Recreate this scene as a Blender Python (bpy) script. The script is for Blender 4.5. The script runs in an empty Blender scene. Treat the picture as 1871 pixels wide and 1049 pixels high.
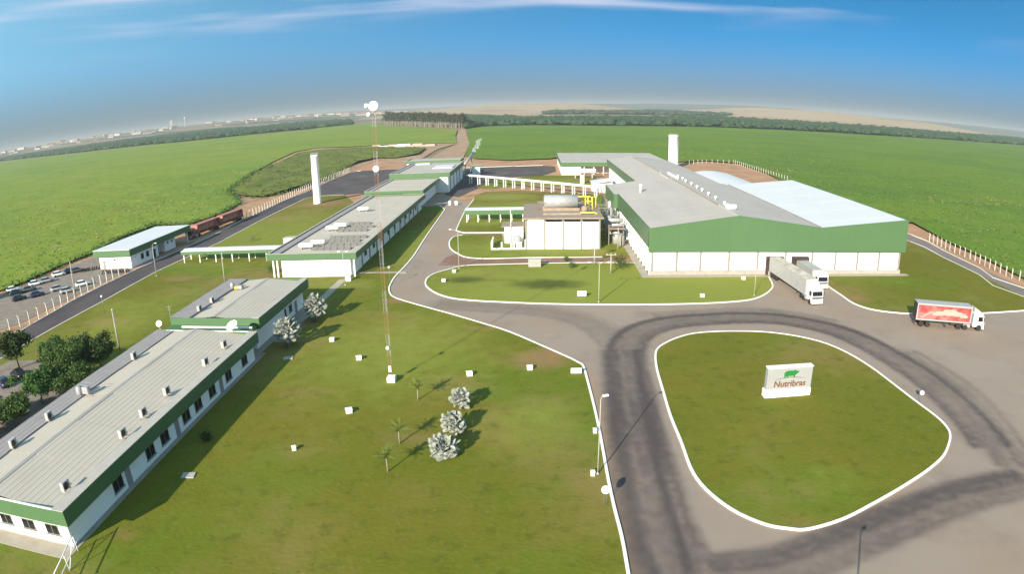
import bpy, bmesh, math, random
import numpy as np
from mathutils import Vector, Matrix, Euler
from mathutils.geometry import delaunay_2d_cdt

random.seed(7); RNG = np.random.default_rng(7)
S = bpy.context.scene
COL = S.collection
R = math.radians

# ------------------------------------------------------------------ camera, sky, sun, exposure
cam = bpy.data.cameras.new('camera'); cam_ob = bpy.data.objects.new('camera', cam); COL.objects.link(cam_ob)
YAW, PITCH, ROLL = 0.0398, -0.2760, 0.0201
rot = Matrix.Rotation(YAW, 3, 'Z') @ Matrix.Rotation(PITCH, 3, 'X') @ Matrix.Rotation(ROLL, 3, 'Y')
cx, cf, cu = rot @ Vector((1, 0, 0)), rot @ Vector((0, 1, 0)), rot @ Vector((0, 0, 1))
cam_ob.matrix_world = Matrix(((cx.x, cu.x, -cf.x, 0), (cx.y, cu.y, -cf.y, 0), (cx.z, cu.z, -cf.z, 36.0), (0, 0, 0, 1)))
cam.type = 'PANO'                                   # a wide action-camera lens (equidistant fisheye, about 89 degrees across)
cam.panorama_type = 'FISHEYE_LENS_POLYNOMIAL'
cam.sensor_fit = 'HORIZONTAL'; cam.sensor_width = 36.0
cam.fisheye_fov = R(180)
cam.fisheye_polynomial_k0 = 0.0
cam.fisheye_polynomial_k1 = -0.8336e-3 * 1871 / 36
cam.fisheye_polynomial_k2 = 0.0
cam.fisheye_polynomial_k3 = 0.0038e-9 * (1871 / 36) ** 3
cam.fisheye_polynomial_k4 = 0.0
cam.clip_start = 0.5; cam.clip_end = 60000
S.camera = cam_ob

SUN_EL, SUN_AZ = R(22.5), R(206)
world = bpy.data.worlds.new('World'); S.world = world; world.use_nodes = True
nt = world.node_tree; nt.nodes.clear()
def N(tree, t, **kw):
    n = tree.nodes.new(t)
    for k, v in kw.items(): setattr(n, k, v)
    return n
wo = N(nt, 'ShaderNodeOutputWorld'); bg = N(nt, 'ShaderNodeBackground'); nt.links.new(bg.outputs[0], wo.inputs[0])
tc = N(nt, 'ShaderNodeTexCoord')
mp = N(nt, 'ShaderNodeVectorMath', operation='MULTIPLY_ADD'); mp.inputs[1].default_value = (1, 1, 3.0); mp.inputs[2].default_value = (0, 0, .30)
nm = N(nt, 'ShaderNodeVectorMath', operation='NORMALIZE')
sky = N(nt, 'ShaderNodeTexSky', sky_type='NISHITA'); sky.sun_disc = False
sky.sun_elevation = SUN_EL; sky.sun_rotation = SUN_AZ
sky.altitude = 400; sky.air_density = 1.0; sky.dust_density = 0.8; sky.ozone_density = 2.0
nt.links.new(tc.outputs['Generated'], mp.inputs[0]); nt.links.new(mp.outputs[0], nm.inputs[0]); nt.links.new(nm.outputs[0], sky.inputs['Vector'])
hs = N(nt, 'ShaderNodeHueSaturation'); hs.inputs['Saturation'].default_value = 1.38; hs.inputs['Hue'].default_value = 0.486; hs.inputs['Value'].default_value = 2.1
nt.links.new(sky.outputs[0], hs.inputs['Color'])
sx = N(nt, 'ShaderNodeSeparateXYZ'); nt.links.new(tc.outputs['Generated'], sx.inputs[0])
# smoky grey air low over the plain
hz_r = N(nt, 'ShaderNodeMapRange'); hz_r.inputs[1].default_value = -0.01; hz_r.inputs[2].default_value = 0.12; hz_r.inputs[3].default_value = 0.95; hz_r.inputs[4].default_value = 0.0; hz_r.interpolation_type = 'SMOOTHSTEP'
nt.links.new(sx.outputs[2], hz_r.inputs[0])
mixh = N(nt, 'ShaderNodeMix', data_type='RGBA'); mixh.inputs[7].default_value = (1.95, 2.35, 2.5, 1)
nt.links.new(hz_r.outputs[0], mixh.inputs[0]); nt.links.new(hs.outputs[0], mixh.inputs[6])
# the sky pales towards the sun's side
sd = N(nt, 'ShaderNodeVectorMath', operation='DOT_PRODUCT'); sd.inputs[1].default_value = (math.sin(SUN_AZ), math.cos(SUN_AZ), 0); nt.links.new(tc.outputs['Generated'], sd.inputs[0])
sr = N(nt, 'ShaderNodeMapRange'); sr.inputs[1].default_value = -0.98; sr.inputs[2].default_value = -0.2; sr.inputs[3].default_value = 0.0; sr.inputs[4].default_value = 0.95; nt.links.new(sd.outputs['Value'], sr.inputs[0])
mixs = N(nt, 'ShaderNodeMix', data_type='RGBA'); mixs.inputs[7].default_value = (2.7, 5.9, 8.2, 1); nt.links.new(sr.outputs[0], mixs.inputs[0]); nt.links.new(hs.outputs[0], mixs.inputs[6]); nt.links.new(mixs.outputs[2], mixh.inputs[6])
# soft banks of high cloud
cs = N(nt, 'ShaderNodeVectorMath', operation='MULTIPLY'); cs.inputs[1].default_value = (.8, .8, 8.0)
cn = N(nt, 'ShaderNodeTexNoise'); cn.inputs['Scale'].default_value = 2.3; cn.inputs['Detail'].default_value = 3.0; cn.inputs['Roughness'].default_value = 0.5; cn.inputs['Distortion'].default_value = 0.35
cr = N(nt, 'ShaderNodeMapRange'); cr.inputs[1].default_value = 0.47; cr.inputs[2].default_value = 0.72; cr.interpolation_type = 'SMOOTHSTEP'
ez = N(nt, 'ShaderNodeMapRange'); ez.inputs[1].default_value = 0.10; ez.inputs[2].default_value = 0.15; ez.interpolation_type = 'SMOOTHSTEP'
mul = N(nt, 'ShaderNodeMath', operation='MULTIPLY'); mul2 = N(nt, 'ShaderNodeMath', operation='MULTIPLY'); mul2.inputs[1].default_value = 0.85
mixc = N(nt, 'ShaderNodeMix', data_type='RGBA'); mixc.inputs[7].default_value = (6.6, 7.0, 8.6, 1)
nt.links.new(tc.outputs['Generated'], cs.inputs[0]); nt.links.new(cs.outputs[0], cn.inputs['Vector']); nt.links.new(cn.outputs[0], cr.inputs[0])
nt.links.new(sx.outputs[2], ez.inputs[0])
nt.links.new(cr.outputs[0], mul.inputs[0]); nt.links.new(ez.outputs[0], mul.inputs[1]); nt.links.new(mul.outputs[0], mul2.inputs[0])
nt.links.new(mul2.outputs[0], mixc.inputs[0]); nt.links.new(mixh.outputs[2], mixc.inputs[6]); nt.links.new(mixc.outputs[2], bg.inputs[0])
bg.inputs[1].default_value = 0.05

sun = bpy.data.lights.new('sun', 'SUN'); sun.energy = 5.0; sun.angle = R(0.53); sun.color = (1.0, 0.90, 0.75)
sun_ob = bpy.data.objects.new('sun', sun); COL.objects.link(sun_ob)
to_sun = Vector((math.sin(SUN_AZ) * math.cos(SUN_EL), math.cos(SUN_AZ) * math.cos(SUN_EL), math.sin(SUN_EL)))
sun_ob.rotation_euler = (-to_sun).to_track_quat('-Z', 'Y').to_euler()
sun_ob.location = (0, 0, 200)
S.view_settings.view_transform = 'Standard'; S.view_settings.look = 'None'; S.view_settings.gamma = 1.0
S.view_settings.use_curve_mapping = False; S.view_settings.exposure = 1.15
S.cycles.volume_bounces = 1; S.cycles.max_bounces = 6

# ------------------------------------------------------------------ materials
ALB = 0.70                                          # one factor on the mid-tone reflectances
def sc(c): return tuple(x * (ALB if max(c) < .6 else 1.0) for x in c)
def mat(name, c1, c2=None, scale=1.0, rough=0.8, detail=4.0, bump=0.0, bscale=None, spec=0.3, metal=0.0, lo=0.35, hi=0.65, stretch=None, coord='POS', trans=0.0, raw=False):
    m = bpy.data.materials.new(name); m.use_nodes = True; t = m.node_tree; c1 = c1 if raw else sc(c1); c2 = c2 if c2 is None or raw else sc(c2)
    b = t.nodes['Principled BSDF']; b.inputs['Roughness'].default_value = rough; b.inputs['Specular IOR Level'].default_value = spec
    b.inputs['Metallic'].default_value = metal
    b.inputs['Base Color'].default_value = (*c1, 1)
    if coord == 'POS': v = N(t, 'ShaderNodeNewGeometry').outputs['Position']
    else: v = N(t, 'ShaderNodeTexCoord').outputs['Object']
    if stretch:
        vm = N(t, 'ShaderNodeVectorMath', operation='MULTIPLY'); vm.inputs[1].default_value = stretch; t.links.new(v, vm.inputs[0]); v = vm.outputs[0]
    m['_v'] = 0
    col = None
    if c2 is not None:
        n = N(t, 'ShaderNodeTexNoise'); n.inputs['Scale'].default_value = scale; n.inputs['Detail'].default_value = detail; n.inputs['Roughness'].default_value = 0.6
        t.links.new(v, n.inputs['Vector'])
        r = N(t, 'ShaderNodeMapRange'); r.inputs[1].default_value = lo; r.inputs[2].default_value = hi; t.links.new(n.outputs[0], r.inputs[0])
        x = N(t, 'ShaderNodeMix', data_type='RGBA'); x.inputs[6].default_value = (*c1, 1); x.inputs[7].default_value = (*c2, 1)
        t.links.new(r.outputs[0], x.inputs[0]); col = x.outputs[2]
        t.links.new(col, b.inputs['Base Color'])
    if bump:
        n2 = N(t, 'ShaderNodeTexNoise'); n2.inputs['Scale'].default_value = bscale or scale * 4; n2.inputs['Detail'].default_value = 5
        t.links.new(v, n2.inputs['Vector'])
        bp = N(t, 'ShaderNodeBump'); bp.inputs['Strength'].default_value = 1.0; bp.inputs['Distance'].default_value = bump
        t.links.new(n2.outputs[0], bp.inputs['Height']); t.links.new(bp.outputs[0], b.inputs['Normal'])
    if trans:
        tr = N(t, 'ShaderNodeBsdfTranslucent'); ad = N(t, 'ShaderNodeMixShader'); ad.inputs[0].default_value = trans
        if col: t.links.new(col, tr.inputs[0])
        else: tr.inputs[0].default_value = (*c1, 1)
        o = t.nodes['Material Output']
        t.links.new(b.outputs[0], ad.inputs[1]); t.links.new(tr.outputs[0], ad.inputs[2]); t.links.new(ad.outputs[0], o.inputs[0])
    return m

def add_layer(m, colour, scale, lo, hi, amount=1.0, stretch=None, detail=4.0, attr=None, attr_noise=None):
    """one more colour over the material: through a noise, or through a painted wear attribute broken up by noise"""
    t = m.node_tree; b = t.nodes['Principled BSDF']
    v = N(t, 'ShaderNodeNewGeometry').outputs['Position']
    if stretch:
        vm = N(t, 'ShaderNodeVectorMath', operation='MULTIPLY'); vm.inputs[1].default_value = stretch; t.links.new(v, vm.inputs[0]); v = vm.outputs[0]
    n = N(t, 'ShaderNodeTexNoise'); n.inputs['Scale'].default_value = scale; n.inputs['Detail'].default_value = detail; n.inputs['Roughness'].default_value = 0.62
    t.links.new(v, n.inputs['Vector'])
    r = N(t, 'ShaderNodeMapRange'); r.inputs[1].default_value = lo; r.inputs[2].default_value = hi; r.interpolation_type = 'SMOOTHSTEP'
    if attr:
        a = N(t, 'ShaderNodeAttribute'); a.attribute_name = attr
        s = N(t, 'ShaderNodeMath', operation='MULTIPLY_ADD'); t.links.new(n.outputs[0], s.inputs[0]); s.inputs[1].default_value = attr_noise
        t.links.new(a.outputs['Fac'], s.inputs[2]); t.links.new(s.outputs[0], r.inputs[0])
    else: t.links.new(n.outputs[0], r.inputs[0])
    k = N(t, 'ShaderNodeMath', operation='MULTIPLY'); k.inputs[1].default_value = amount; t.links.new(r.outputs[0], k.inputs[0])
    x = N(t, 'ShaderNodeMix', data_type='RGBA'); x.inputs[7].default_value = (*sc(colour), 1)
    src = b.inputs['Base Color']
    if src.is_linked: t.links.new(src.links[0].from_socket, x.inputs[6])
    else: x.inputs[6].default_value = src.default_value
    t.links.new(k.outputs[0], x.inputs[0]); t.links.new(x.outputs[2], src)
    return m

M = {}
M['farmland'] = add_layer(add_layer(mat('farmland', (.26, .19, .10), (.30, .23, .13), .0016, .95, lo=.42, hi=.6), (.10, .14, .05), .0009, .50, .60, .8, (1, 3, 1)), (.16, .13, .08), .004, .5, .7, .5)
M['dirt'] = add_layer(add_layer(mat('dirt', (.46, .24, .125), (.54, .32, .185), .09, .95, bump=.06, bscale=1.2), (.22, .19, .07), .13, .53, .66, .7), (.46, .31, .20), .5, .55, .75, .5)
M['gravel'] = add_layer(mat('gravel', (.24, .20, .165), (.32, .27, .22), .5, .95, bump=.03, bscale=4), (.36, .22, .13), .12, .5, .7, .7)
LAWN = mat('lawn', (.152, .166, .014), (.190, .176, .020), .055, .95, lo=.38, hi=.62, bump=.05, bscale=2.2, spec=.1)
add_layer(LAWN, (.118, .205, .014), .022, .46, .64, .9, detail=6)
add_layer(LAWN, (.235, .215, .050), .06, .54, .70, .7, detail=6)
add_layer(LAWN, (.300, .210, .075), .026, .47, .66, .75, detail=6)
add_layer(LAWN, (.092, .110, .012), .45, .50, .72, .6, detail=6)
add_layer(LAWN, (.225, .215, .050), 1.3, .50, .72, .5, detail=6)
add_layer(LAWN, (.33, .195, .095), .35, .45, .95, .85, attr='dirt', attr_noise=.5)
add_layer(LAWN, (.275, .310, .052), .35, .40, 1.0, .9, attr='lush', attr_noise=.5)
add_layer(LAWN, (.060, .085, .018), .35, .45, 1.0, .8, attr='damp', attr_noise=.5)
M['lawn'] = LAWN
CL = mat('crop_left', (.208, .290, .034), (.250, .315, .044), .02, .95, lo=.35, hi=.65, bump=.10, bscale=.55, spec=.1)
add_layer(CL, (.155, .260, .042), .008, .48, .62, .7); add_layer(CL, (.40, .38, .10), .16, .555, .70, .8, detail=8); add_layer(CL, (.13, .195, .042), .5, .54, .72, .5)
add_layer(CL, (.33, .32, .08), .012, .56, .68, .35)
M['crop_left'] = CL
CR = mat('crop_right', (.136, .240, .022), (.172, .256, .028), .02, .95, lo=.35, hi=.65, bump=.10, bscale=.55, spec=.1)
add_layer(CR, (.110, .208, .032), .008, .46, .62, .7); add_layer(CR, (.27, .27, .075), .14, .565, .70, .75, detail=8); add_layer(CR, (.085, .150, .034), .5, .54, .72, .5)
M['crop_right'] = CR
M['scrub_ground'] = add_layer(mat('scrub_ground', (.13, .175, .035), (.185, .205, .05), .05, .95, bump=.4, bscale=.7, spec=.1), (.24, .19, .08), .06, .55, .7, .7)
M['track'] = add_layer(mat('track', (.42, .26, .155), (.48, .32, .20), .05, .95, bump=.05, bscale=.9), (.34, .20, .11), .12, .5, .66, .6, (3, .25, 1))
ASP = mat('asphalt', (.352, .280, .222), (.380, .305, .243), .05, .9, lo=.35, hi=.65, bump=.012, bscale=9, spec=.25)
add_layer(ASP, (.275, .215, .172), .13, .5, .72, .6, detail=6); add_layer(ASP, (.46, .395, .32), .22, .58, .80, .6, detail=6)
add_layer(ASP, (.365, .265, .185), .045, .46, .66, .6, detail=6)
add_layer(ASP, (.40, .27, .17), .3, .45, .95, .6, attr='dust', attr_noise=.5)
add_layer(ASP, (.078, .060, .061), .5, .12, .90, .93, attr='wear', attr_noise=.24, detail=5, stretch=None)
add_layer(ASP, (.10, .08, .075), .9, .70, .78, .6, detail=5)
M['asphalt'] = ASP
AD = mat('asphalt_dark', (.085, .070, .072), (.120, .098, .095), .09, .9, bump=.012, bscale=9, spec=.25)
add_layer(AD, (.20, .155, .125), .07, .52, .72, .7, (1, .5, 1))
M['asphalt_dark'] = AD
M['asphalt_side'] = add_layer(mat('asphalt_side', (.23, .185, .165), (.27, .22, .19), .1, .9, bump=.012, bscale=9), (.17, .14, .13), .2, .5, .7, .6, (3, .5, 1))
M['red_lane'] = add_layer(mat('red_lane', (.30, .17, .12), (.24, .135, .10), .2, .95, bump=.02, bscale=3), (.38, .27, .2), .3, .55, .7, .7)
M['kerb'] = add_layer(mat('kerb_paint', (.76, .74, .69), (.66, .62, .55), 1.3, .7, lo=.45, hi=.8), (.36, .27, .2), .7, .66, .8, .7)
M['pavement'] = add_layer(mat('pavement', (.42, .37, .29), (.48, .43, .35), .7, .9, bump=.01), (.30, .26, .2), .5, .5, .75, .5)
M['white'] = add_layer(mat('white_paint', (.80, .80, .77), (.73, .73, .69), .5, .65, lo=.45, hi=.8), (.60, .56, .48), .9, .66, .85, .35, (1, 1, .25))
M['white_clean'] = mat('white_enamel', (.82, .82, .80), (.76, .76, .74), .8, .45)
M['plinth'] = mat('plinth', (.46, .43, .38), (.38, .35, .30), .8, .85)
M['pilaster'] = mat('pilaster', (.34, .325, .295), (.29, .275, .25), .6, .8)
M['green'] = add_layer(mat('green_fascia', (.080, .178, .072), (.090, .190, .080), .35, .55, spec=.35), (.115, .205, .105), .8, .6, .85, .35, (1, 1, .2))
M['green_metal'] = mat('green_cladding', (.088, .180, .074), (.095, .188, .079), .15, .45, spec=.4)
M['roof'] = add_layer(add_layer(mat('roof_sheet', (.58, .51, .42), (.595, .54, .45), .25, .8, bump=.008, bscale=5), (.51, .45, .365), .5, .55, .8, .5, (1, .25, 1)), (.30, .25, .2), 1.1, .66, .8, .35)
M['roof_grey'] = add_layer(mat('roof_grey', (.36, .33, .32), (.39, .36, .345), .4, .8), (.22, .2, .2), .8, .5, .8, .5)
M['roof_factory'] = add_layer(add_layer(mat('roof_factory', (.53, .485, .425), (.56, .515, .455), .06, .75, bump=.008, bscale=4), (.46, .425, .38), .12, .5, .72, .5, (1, .2, 1)), (.42, .37, .32), .9, .68, .85, .4, (.4, 2.2, 1))
M['roof_white'] = add_layer(mat('roof_white', (.525, .535, .54), (.55, .56, .565), .1, .55, raw=True), (.70, .72, .75), .4, .62, .9, .3, (2, .2, 1))
M['cap'] = mat('parapet_cap', (.50, .465, .40), (.56, .52, .46), .8, .8)
M['glass'] = mat('window_glass', (.012, .014, .016), None, rough=.08, spec=.6)
M['frame'] = mat('window_frame', (.30, .30, .29), None, rough=.5)
M['dark'] = mat('dark_void', (.018, .016, .016), None, rough=.9)
M['steel'] = mat('galvanised_steel', (.46, .46, .46), (.56, .56, .55), 1.5, .45, metal=.35)
M['rust'] = mat('rusty_steel', (.33, .24, .17), (.42, .34, .27), 1.1, .7)
M['yellow'] = mat('yellow_pipe', (.68, .58, .06), None, rough=.5)
M['concrete'] = add_layer(mat('concrete', (.44, .42, .38), (.52, .50, .45), .9, .9, bump=.01), (.3, .27, .24), .6, .58, .8, .5)
M['post'] = mat('concrete_post', (.60, .58, .53), (.50, .47, .42), 1.2, .85)
M['wood_pole'] = mat('utility_pole', (.52, .49, .43), (.42, .39, .34), 1.0, .85)
M['wire'] = mat('wire', (.25, .24, .23), None, rough=.5, metal=.4)
M['orange'] = mat('mast_orange', (.42, .20, .11), None, rough=.55)
M['mast_white'] = mat('mast_white', (.55, .52, .52), None, rough=.5)
M['tyre'] = mat('tyre', (.022, .021, .021), (.04, .036, .032), 3, .85)
M['rim'] = mat('rim', (.32, .31, .30), None, rough=.4, metal=.5)
M['chassis'] = mat('chassis', (.045, .04, .037), (.10, .08, .06), 1.5, .8)
M['tarp'] = mat('truck_roof', (.50, .43, .35), (.60, .54, .46), .8, .75)
M['trailer_white'] = mat('trailer_white', (.50, .50, .50), (.44, .44, .43), 1.0, .45)
M['box_red'] = add_layer(mat('printed_panel', (.36, .050, .050), (.42, .12, .11), .55, .5, detail=2), (.45, .27, .25), .33, .50, .62, .5, detail=2)
M['print_pale'] = mat('print_pale', (.42, .34, .28), (.48, .41, .34), 1.4, .5)
M['maroon'] = add_layer(mat('maroon_paint', (.16, .030, .030), (.22, .05, .045), .8, .6), (.10, .03, .028), 1.5, .5, .7, .5)
M['maroon_light'] = mat('maroon_dusty', (.42, .16, .13), (.5, .24, .2), .8, .7)
M['bark'] = mat('bark', (.17, .12, .085), (.24, .19, .14), 2.5, .95)
M['bark_pale'] = mat('bark_pale', (.34, .29, .23), (.26, .22, .17), .6, .9)
M['leaf'] = mat('leaf', (.065, .125, .028), (.11, .175, .042), 1.2, .75, trans=.22, spec=.2)
M['leaf_dark'] = mat('leaf_dark', (.042, .080, .022), (.075, .120, .032), 1.2, .75, trans=.2, spec=.2)
M['leaf_green'] = mat('leaf_fresh', (.065, .16, .035), (.10, .21, .045), 1.2, .75, trans=.22, spec=.2)
M['scrub_leaf'] = mat('scrub_leaf', (.10, .17, .035), (.16, .20, .05), .25, .8, trans=.22)
M['leaf_yellow'] = mat('leaf_yellow', (.22, .20, .04), (.12, .14, .03), 1.2, .75, trans=.22)
M['silver'] = mat('silver_leaf', (.40, .44, .37), (.54, .57, .50), 2.4, .6, trans=.15)
M['palm_leaf'] = mat('palm_leaf', (.17, .24, .04), (.24, .29, .06), 1.5, .7, trans=.25)
M['gum_leaf'] = mat('gum_leaf', (.050, .068, .034), (.078, .090, .042), .12, .85, trans=.1)
M['forest'] = mat('forest', (.032, .068, .036), (.055, .092, .044), .02, .95, spec=.1)
M['forest_floor'] = mat('forest_floor', (.04, .075, .038), (.06, .09, .045), .01, .95, spec=.1)
M['hill'] = add_layer(mat('dry_hills', (.30, .21, .12), (.34, .25, .15), .0015, .95), (.07, .10, .05), .0011, .47, .56, .9, (1, 2.5, 1))
M['hill_tan'] = add_layer(mat('tan_slope', (.42, .31, .19), (.46, .35, .22), .002, .95), (.2, .19, .1), .0035, .58, .66, .6, (1, 3, 1))
M['hill_green'] = add_layer(mat('wooded_hills', (.055, .085, .045), (.08, .11, .055), .002, .95), (.3, .22, .13), .0012, .6, .68, .7, (1, 3, 1))
M['town_white'] = mat('town_white', (.58, .56, .53), None); M['town_tan'] = mat('town_tan', (.52, .42, .34), None); M['town_grey'] = mat('town_grey', (.42, .42, .42), None)
M['town_roof'] = mat('town_roof', (.36, .20, .14), None)
M['ac_case'] = mat('condenser_case', (.55, .54, .51), (.46, .45, .42), 2.0, .5)
M['solar'] = mat('solar_panel', (.33, .30, .25), (.27, .245, .21), 1.2, .5)
M['drum'] = mat('white_drum', (.80, .79, .75), (.7, .68, .63), 1.4, .5)
M['sign_face'] = mat('sign_face', (.375, .385, .38), (.40, .41, .405), .8, .5)
M['logo_green'] = mat('logo_green', (.02, .22, .045), None, rough=.5); M['logo_brown'] = mat('logo_brown', (.20, .075, .035), None, rough=.5)
M['dock'] = mat('dock_shelter', (.075, .045, .038), (.055, .034, .03), 1.5, .8)
M['lamp_head'] = mat('lamp_head', (.72, .72, .70), None, rough=.4)
M['light_glass'] = mat('light_glass', (.75, .75, .72), None, rough=.15)
M['tail'] = mat('tail_light', (.35, .02, .015), None, rough=.3)
for nme, c in dict(car_white=(.78, .78, .77), car_black=(.018, .018, .022), car_silver=(.46, .47, .48), car_blue=(.03, .045, .11), car_red=(.30, .03, .03), car_grey=(.12, .12, .13)).items():
    M[nme] = mat(nme, c, None, rough=.25, spec=.55)

# ------------------------------------------------------------------ helpers
class MB:
    def __init__(s): s.v = []; s.f = []; s.m = []; s.smooth = []; s.parts = []
    def add(s, vs, fs, mi=0, sm=False):
        o = len(s.v); s.v += [tuple(p) for p in vs]
        f0 = len(s.f)
        for f in fs: s.f.append([i + o for i in f]); s.m.append(mi); s.smooth.append(sm)
        s.parts.append((o, len(s.v), f0, len(s.f)))
        return s
    def box(s, x0, x1, y0, y1, z0, z1, mi=0):
        v = [(x0, y0, z0), (x1, y0, z0), (x1, y1, z0), (x0, y1, z0), (x0, y0, z1), (x1, y0, z1), (x1, y1, z1), (x0, y1, z1)]
        return s.add(v, [(0, 3, 2, 1), (4, 5, 6, 7), (0, 1, 5, 4), (1, 2, 6, 5), (2, 3, 7, 6), (3, 0, 4, 7)], mi)
    def bbox(s, x0, x1, y0, y1, z0, z1, b=.04, mi=0):
        """box with its four top and upright edges chamfered"""
        r = [(x0 + b, y0), (x1 - b, y0), (x1, y0 + b), (x1, y1 - b), (x1 - b, y1), (x0 + b, y1), (x0, y1 - b), (x0, y0 + b)]
        t = [(min(max(x, x0 + b), x1 - b), min(max(y, y0 + b), y1 - b)) for x, y in r]
        v = [(x, y, z0) for x, y in r] + [(x, y, z1 - b) for x, y in r] + [(x, y, z1) for x, y in t]
        f = [(i, (i + 1) % 8, 8 + (i + 1) % 8, 8 + i) for i in range(8)] + [(8 + i, 8 + (i + 1) % 8, 16 + (i + 1) % 8, 16 + i) for i in range(8)]
        f += [tuple(range(16, 24)), tuple(reversed(range(8)))]
        return s.add(v, f, mi)
    def prism(s, poly, z0, z1, mi=0):
        n = len(poly); v = [(x, y, z0) for x, y in poly] + [(x, y, z1) for x, y in poly]
        return s.add(v, [tuple(reversed(range(n))), tuple(range(n, 2 * n))] + [(i, (i + 1) % n, n + (i + 1) % n, n + i) for i in range(n)], mi)
    def extrude_x(s, prof, x0, x1, mi=0):
        """profile in (y, z), swept along x"""
        n = len(prof); v = [(x0, y, z) for y, z in prof] + [(x1, y, z) for y, z in prof]
        return s.add(v, [tuple(range(n)), tuple(reversed(range(n, 2 * n)))] + [(i, n + i, n + (i + 1) % n, (i + 1) % n) for i in range(n)], mi)
    def extrude_y(s, prof, y0, y1, mi=0):
        """profile in (x, z), swept along y"""
        n = len(prof); v = [(x, y0, z) for x, z in prof] + [(x, y1, z) for x, z in prof]
        return s.add(v, [tuple(reversed(range(n))), tuple(range(n, 2 * n))] + [(i, (i + 1) % n, n + (i + 1) % n, n + i) for i in range(n)], mi)
    def tube(s, pts, rad, seg=8, mi=0, caps=True):
        pts = [Vector(p) for p in pts]; n = len(pts)
        rad = list(rad) if hasattr(rad, '__len__') else [rad] * n
        vs = []; ref = None
        for i, p in enumerate(pts):
            d = (pts[min(i + 1, n - 1)] - pts[max(i - 1, 0)]).normalized()
            a = Vector((0, 0, 1)) if abs(d.z) < .9 else Vector((1, 0, 0))
            if ref is not None: a = ref
            u = (a - d * a.dot(d)).normalized(); w = d.cross(u); ref = u
            for k in range(seg):
                t = 2 * math.pi * k / seg; vs.append(p + (u * math.cos(t) + w * math.sin(t)) * rad[i])
        fs = [(i * seg + k, i * seg + (k + 1) % seg, (i + 1) * seg + (k + 1) % seg, (i + 1) * seg + k) for i in range(n - 1) for k in range(seg)]
        if caps: fs += [tuple(reversed(range(seg))), tuple(range((n - 1) * seg, n * seg))]
        return s.add(vs, fs, mi, seg > 6)
    def lathe(s, prof, seg=20, c=(0, 0, 0), mi=0):
        """profile of (radius, z) about the z axis"""
        n = len(prof); vs = [(c[0] + r * math.cos(2 * math.pi * k / seg), c[1] + r * math.sin(2 * math.pi * k / seg), c[2] + z) for r, z in prof for k in range(seg)]
        fs = [(i * seg + k, i * seg + (k + 1) % seg, (i + 1) * seg + (k + 1) % seg, (i + 1) * seg + k) for i in range(n - 1) for k in range(seg)]
        fs += [tuple(reversed(range(seg))), tuple(range((n - 1) * seg, n * seg))]
        return s.add(vs, fs, mi, True)
    def drum_x(s, x0, x1, y, z, r, seg=16, mi=0, dome=.25):
        pr = [(x0, .02), (x0, r * .7), (x0 + r * dome, r), (x1 - r * dome, r), (x1, r * .7), (x1, .02)]
        vs = [(px, y + q * math.cos(2 * math.pi * k / seg), z + q * math.sin(2 * math.pi * k / seg)) for px, q in pr for k in range(seg)]
        fs = [(i * seg + k, i * seg + (k + 1) % seg, (i + 1) * seg + (k + 1) % seg, (i + 1) * seg + k) for i in range(len(pr) - 1) for k in range(seg)]
        return s.add(vs, fs, mi, True)
    def sphere(s, c, r, seg=12, rings=8, sz=1.0, mi=0):
        return s.lathe([(max(r * math.sin(math.pi * i / rings), 1e-3), -r * sz * math.cos(math.pi * i / rings)) for i in range(rings + 1)], seg, c, mi)
    def mesh(s, name, mats):
        me = bpy.data.meshes.new(name); me.from_pydata(s.v, [], s.f)
        for m in (mats if isinstance(mats, (list, tuple)) else [mats]): me.materials.append(M[m] if isinstance(m, str) else m)
        me.polygons.foreach_set('material_index', s.m); me.polygons.foreach_set('use_smooth', s.smooth)
        bm = bmesh.new(); bm.from_mesh(me); bmesh.ops.recalc_face_normals(bm, faces=bm.faces); bm.to_mesh(me); bm.free()
        return me
    def build(s, name, mats, parent=None, loc=None, rz=0):
        """link as one object; a part made of a few separate pieces becomes one object a piece"""
        if parent is not None and 2 <= len(s.parts) <= 14 and len(set(s.m)) < 2:
            first = None
            for (v0, v1, f0, f1) in s.parts:
                q = MB(); q.add(s.v[v0:v1], [[i - v0 for i in f] for f in s.f[f0:f1]], 0, s.smooth[f0]); o = ob(name, q.mesh(name, mats), parent, loc, rz); first = first or o
            return first
        return ob(name, s.mesh(name, mats), parent, loc, rz)
def ob(name, me, parent=None, loc=None, rz=0):
    o = bpy.data.objects.new(name, me); COL.objects.link(o)
    if parent: o.parent = parent
    if loc is not None: o.location = loc
    if rz: o.rotation_euler.z = rz
    return o
def tag(o, label, cat, group=None, kind=None):
    o['label'] = label; o['category'] = cat
    if group: o['group'] = group
    if kind: o['kind'] = kind
    return o
def thing(name, label, cat, loc=(0, 0, 0), rz=0, group=None):
    if len(loc) == 2: loc = (loc[0], loc[1], 0)
    o = bpy.data.objects.new(name, None); COL.objects.link(o); o.location = loc; o.rotation_euler = (0, 0, rz); o.empty_display_size = .5
    return tag(o, label, cat, group)
KIDS = {}
def kids(o): return [c for c in bpy.data.objects if c.parent == o]
def copy_tree(root, loc, rz=0, label=None, scale=None, paint=None):
    r = root.copy(); COL.objects.link(r); r.location = loc if len(loc) == 3 else (loc[0], loc[1], 0); r.rotation_euler = (0, 0, rz)
    if label: r['label'] = label
    if scale: r.scale = (scale, scale, scale)
    if root.name not in KIDS: KIDS[root.name] = [(c, kids(c)) for c in kids(root)]
    for c, gs in KIDS[root.name]:
        d = c.copy(); COL.objects.link(d); d.parent = r
        if paint and d.material_slots and d.material_slots[0].link == 'OBJECT': d.material_slots[0].material = M[paint]
        for g_ in gs:
            e = g_.copy(); COL.objects.link(e); e.parent = d
    return r
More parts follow.
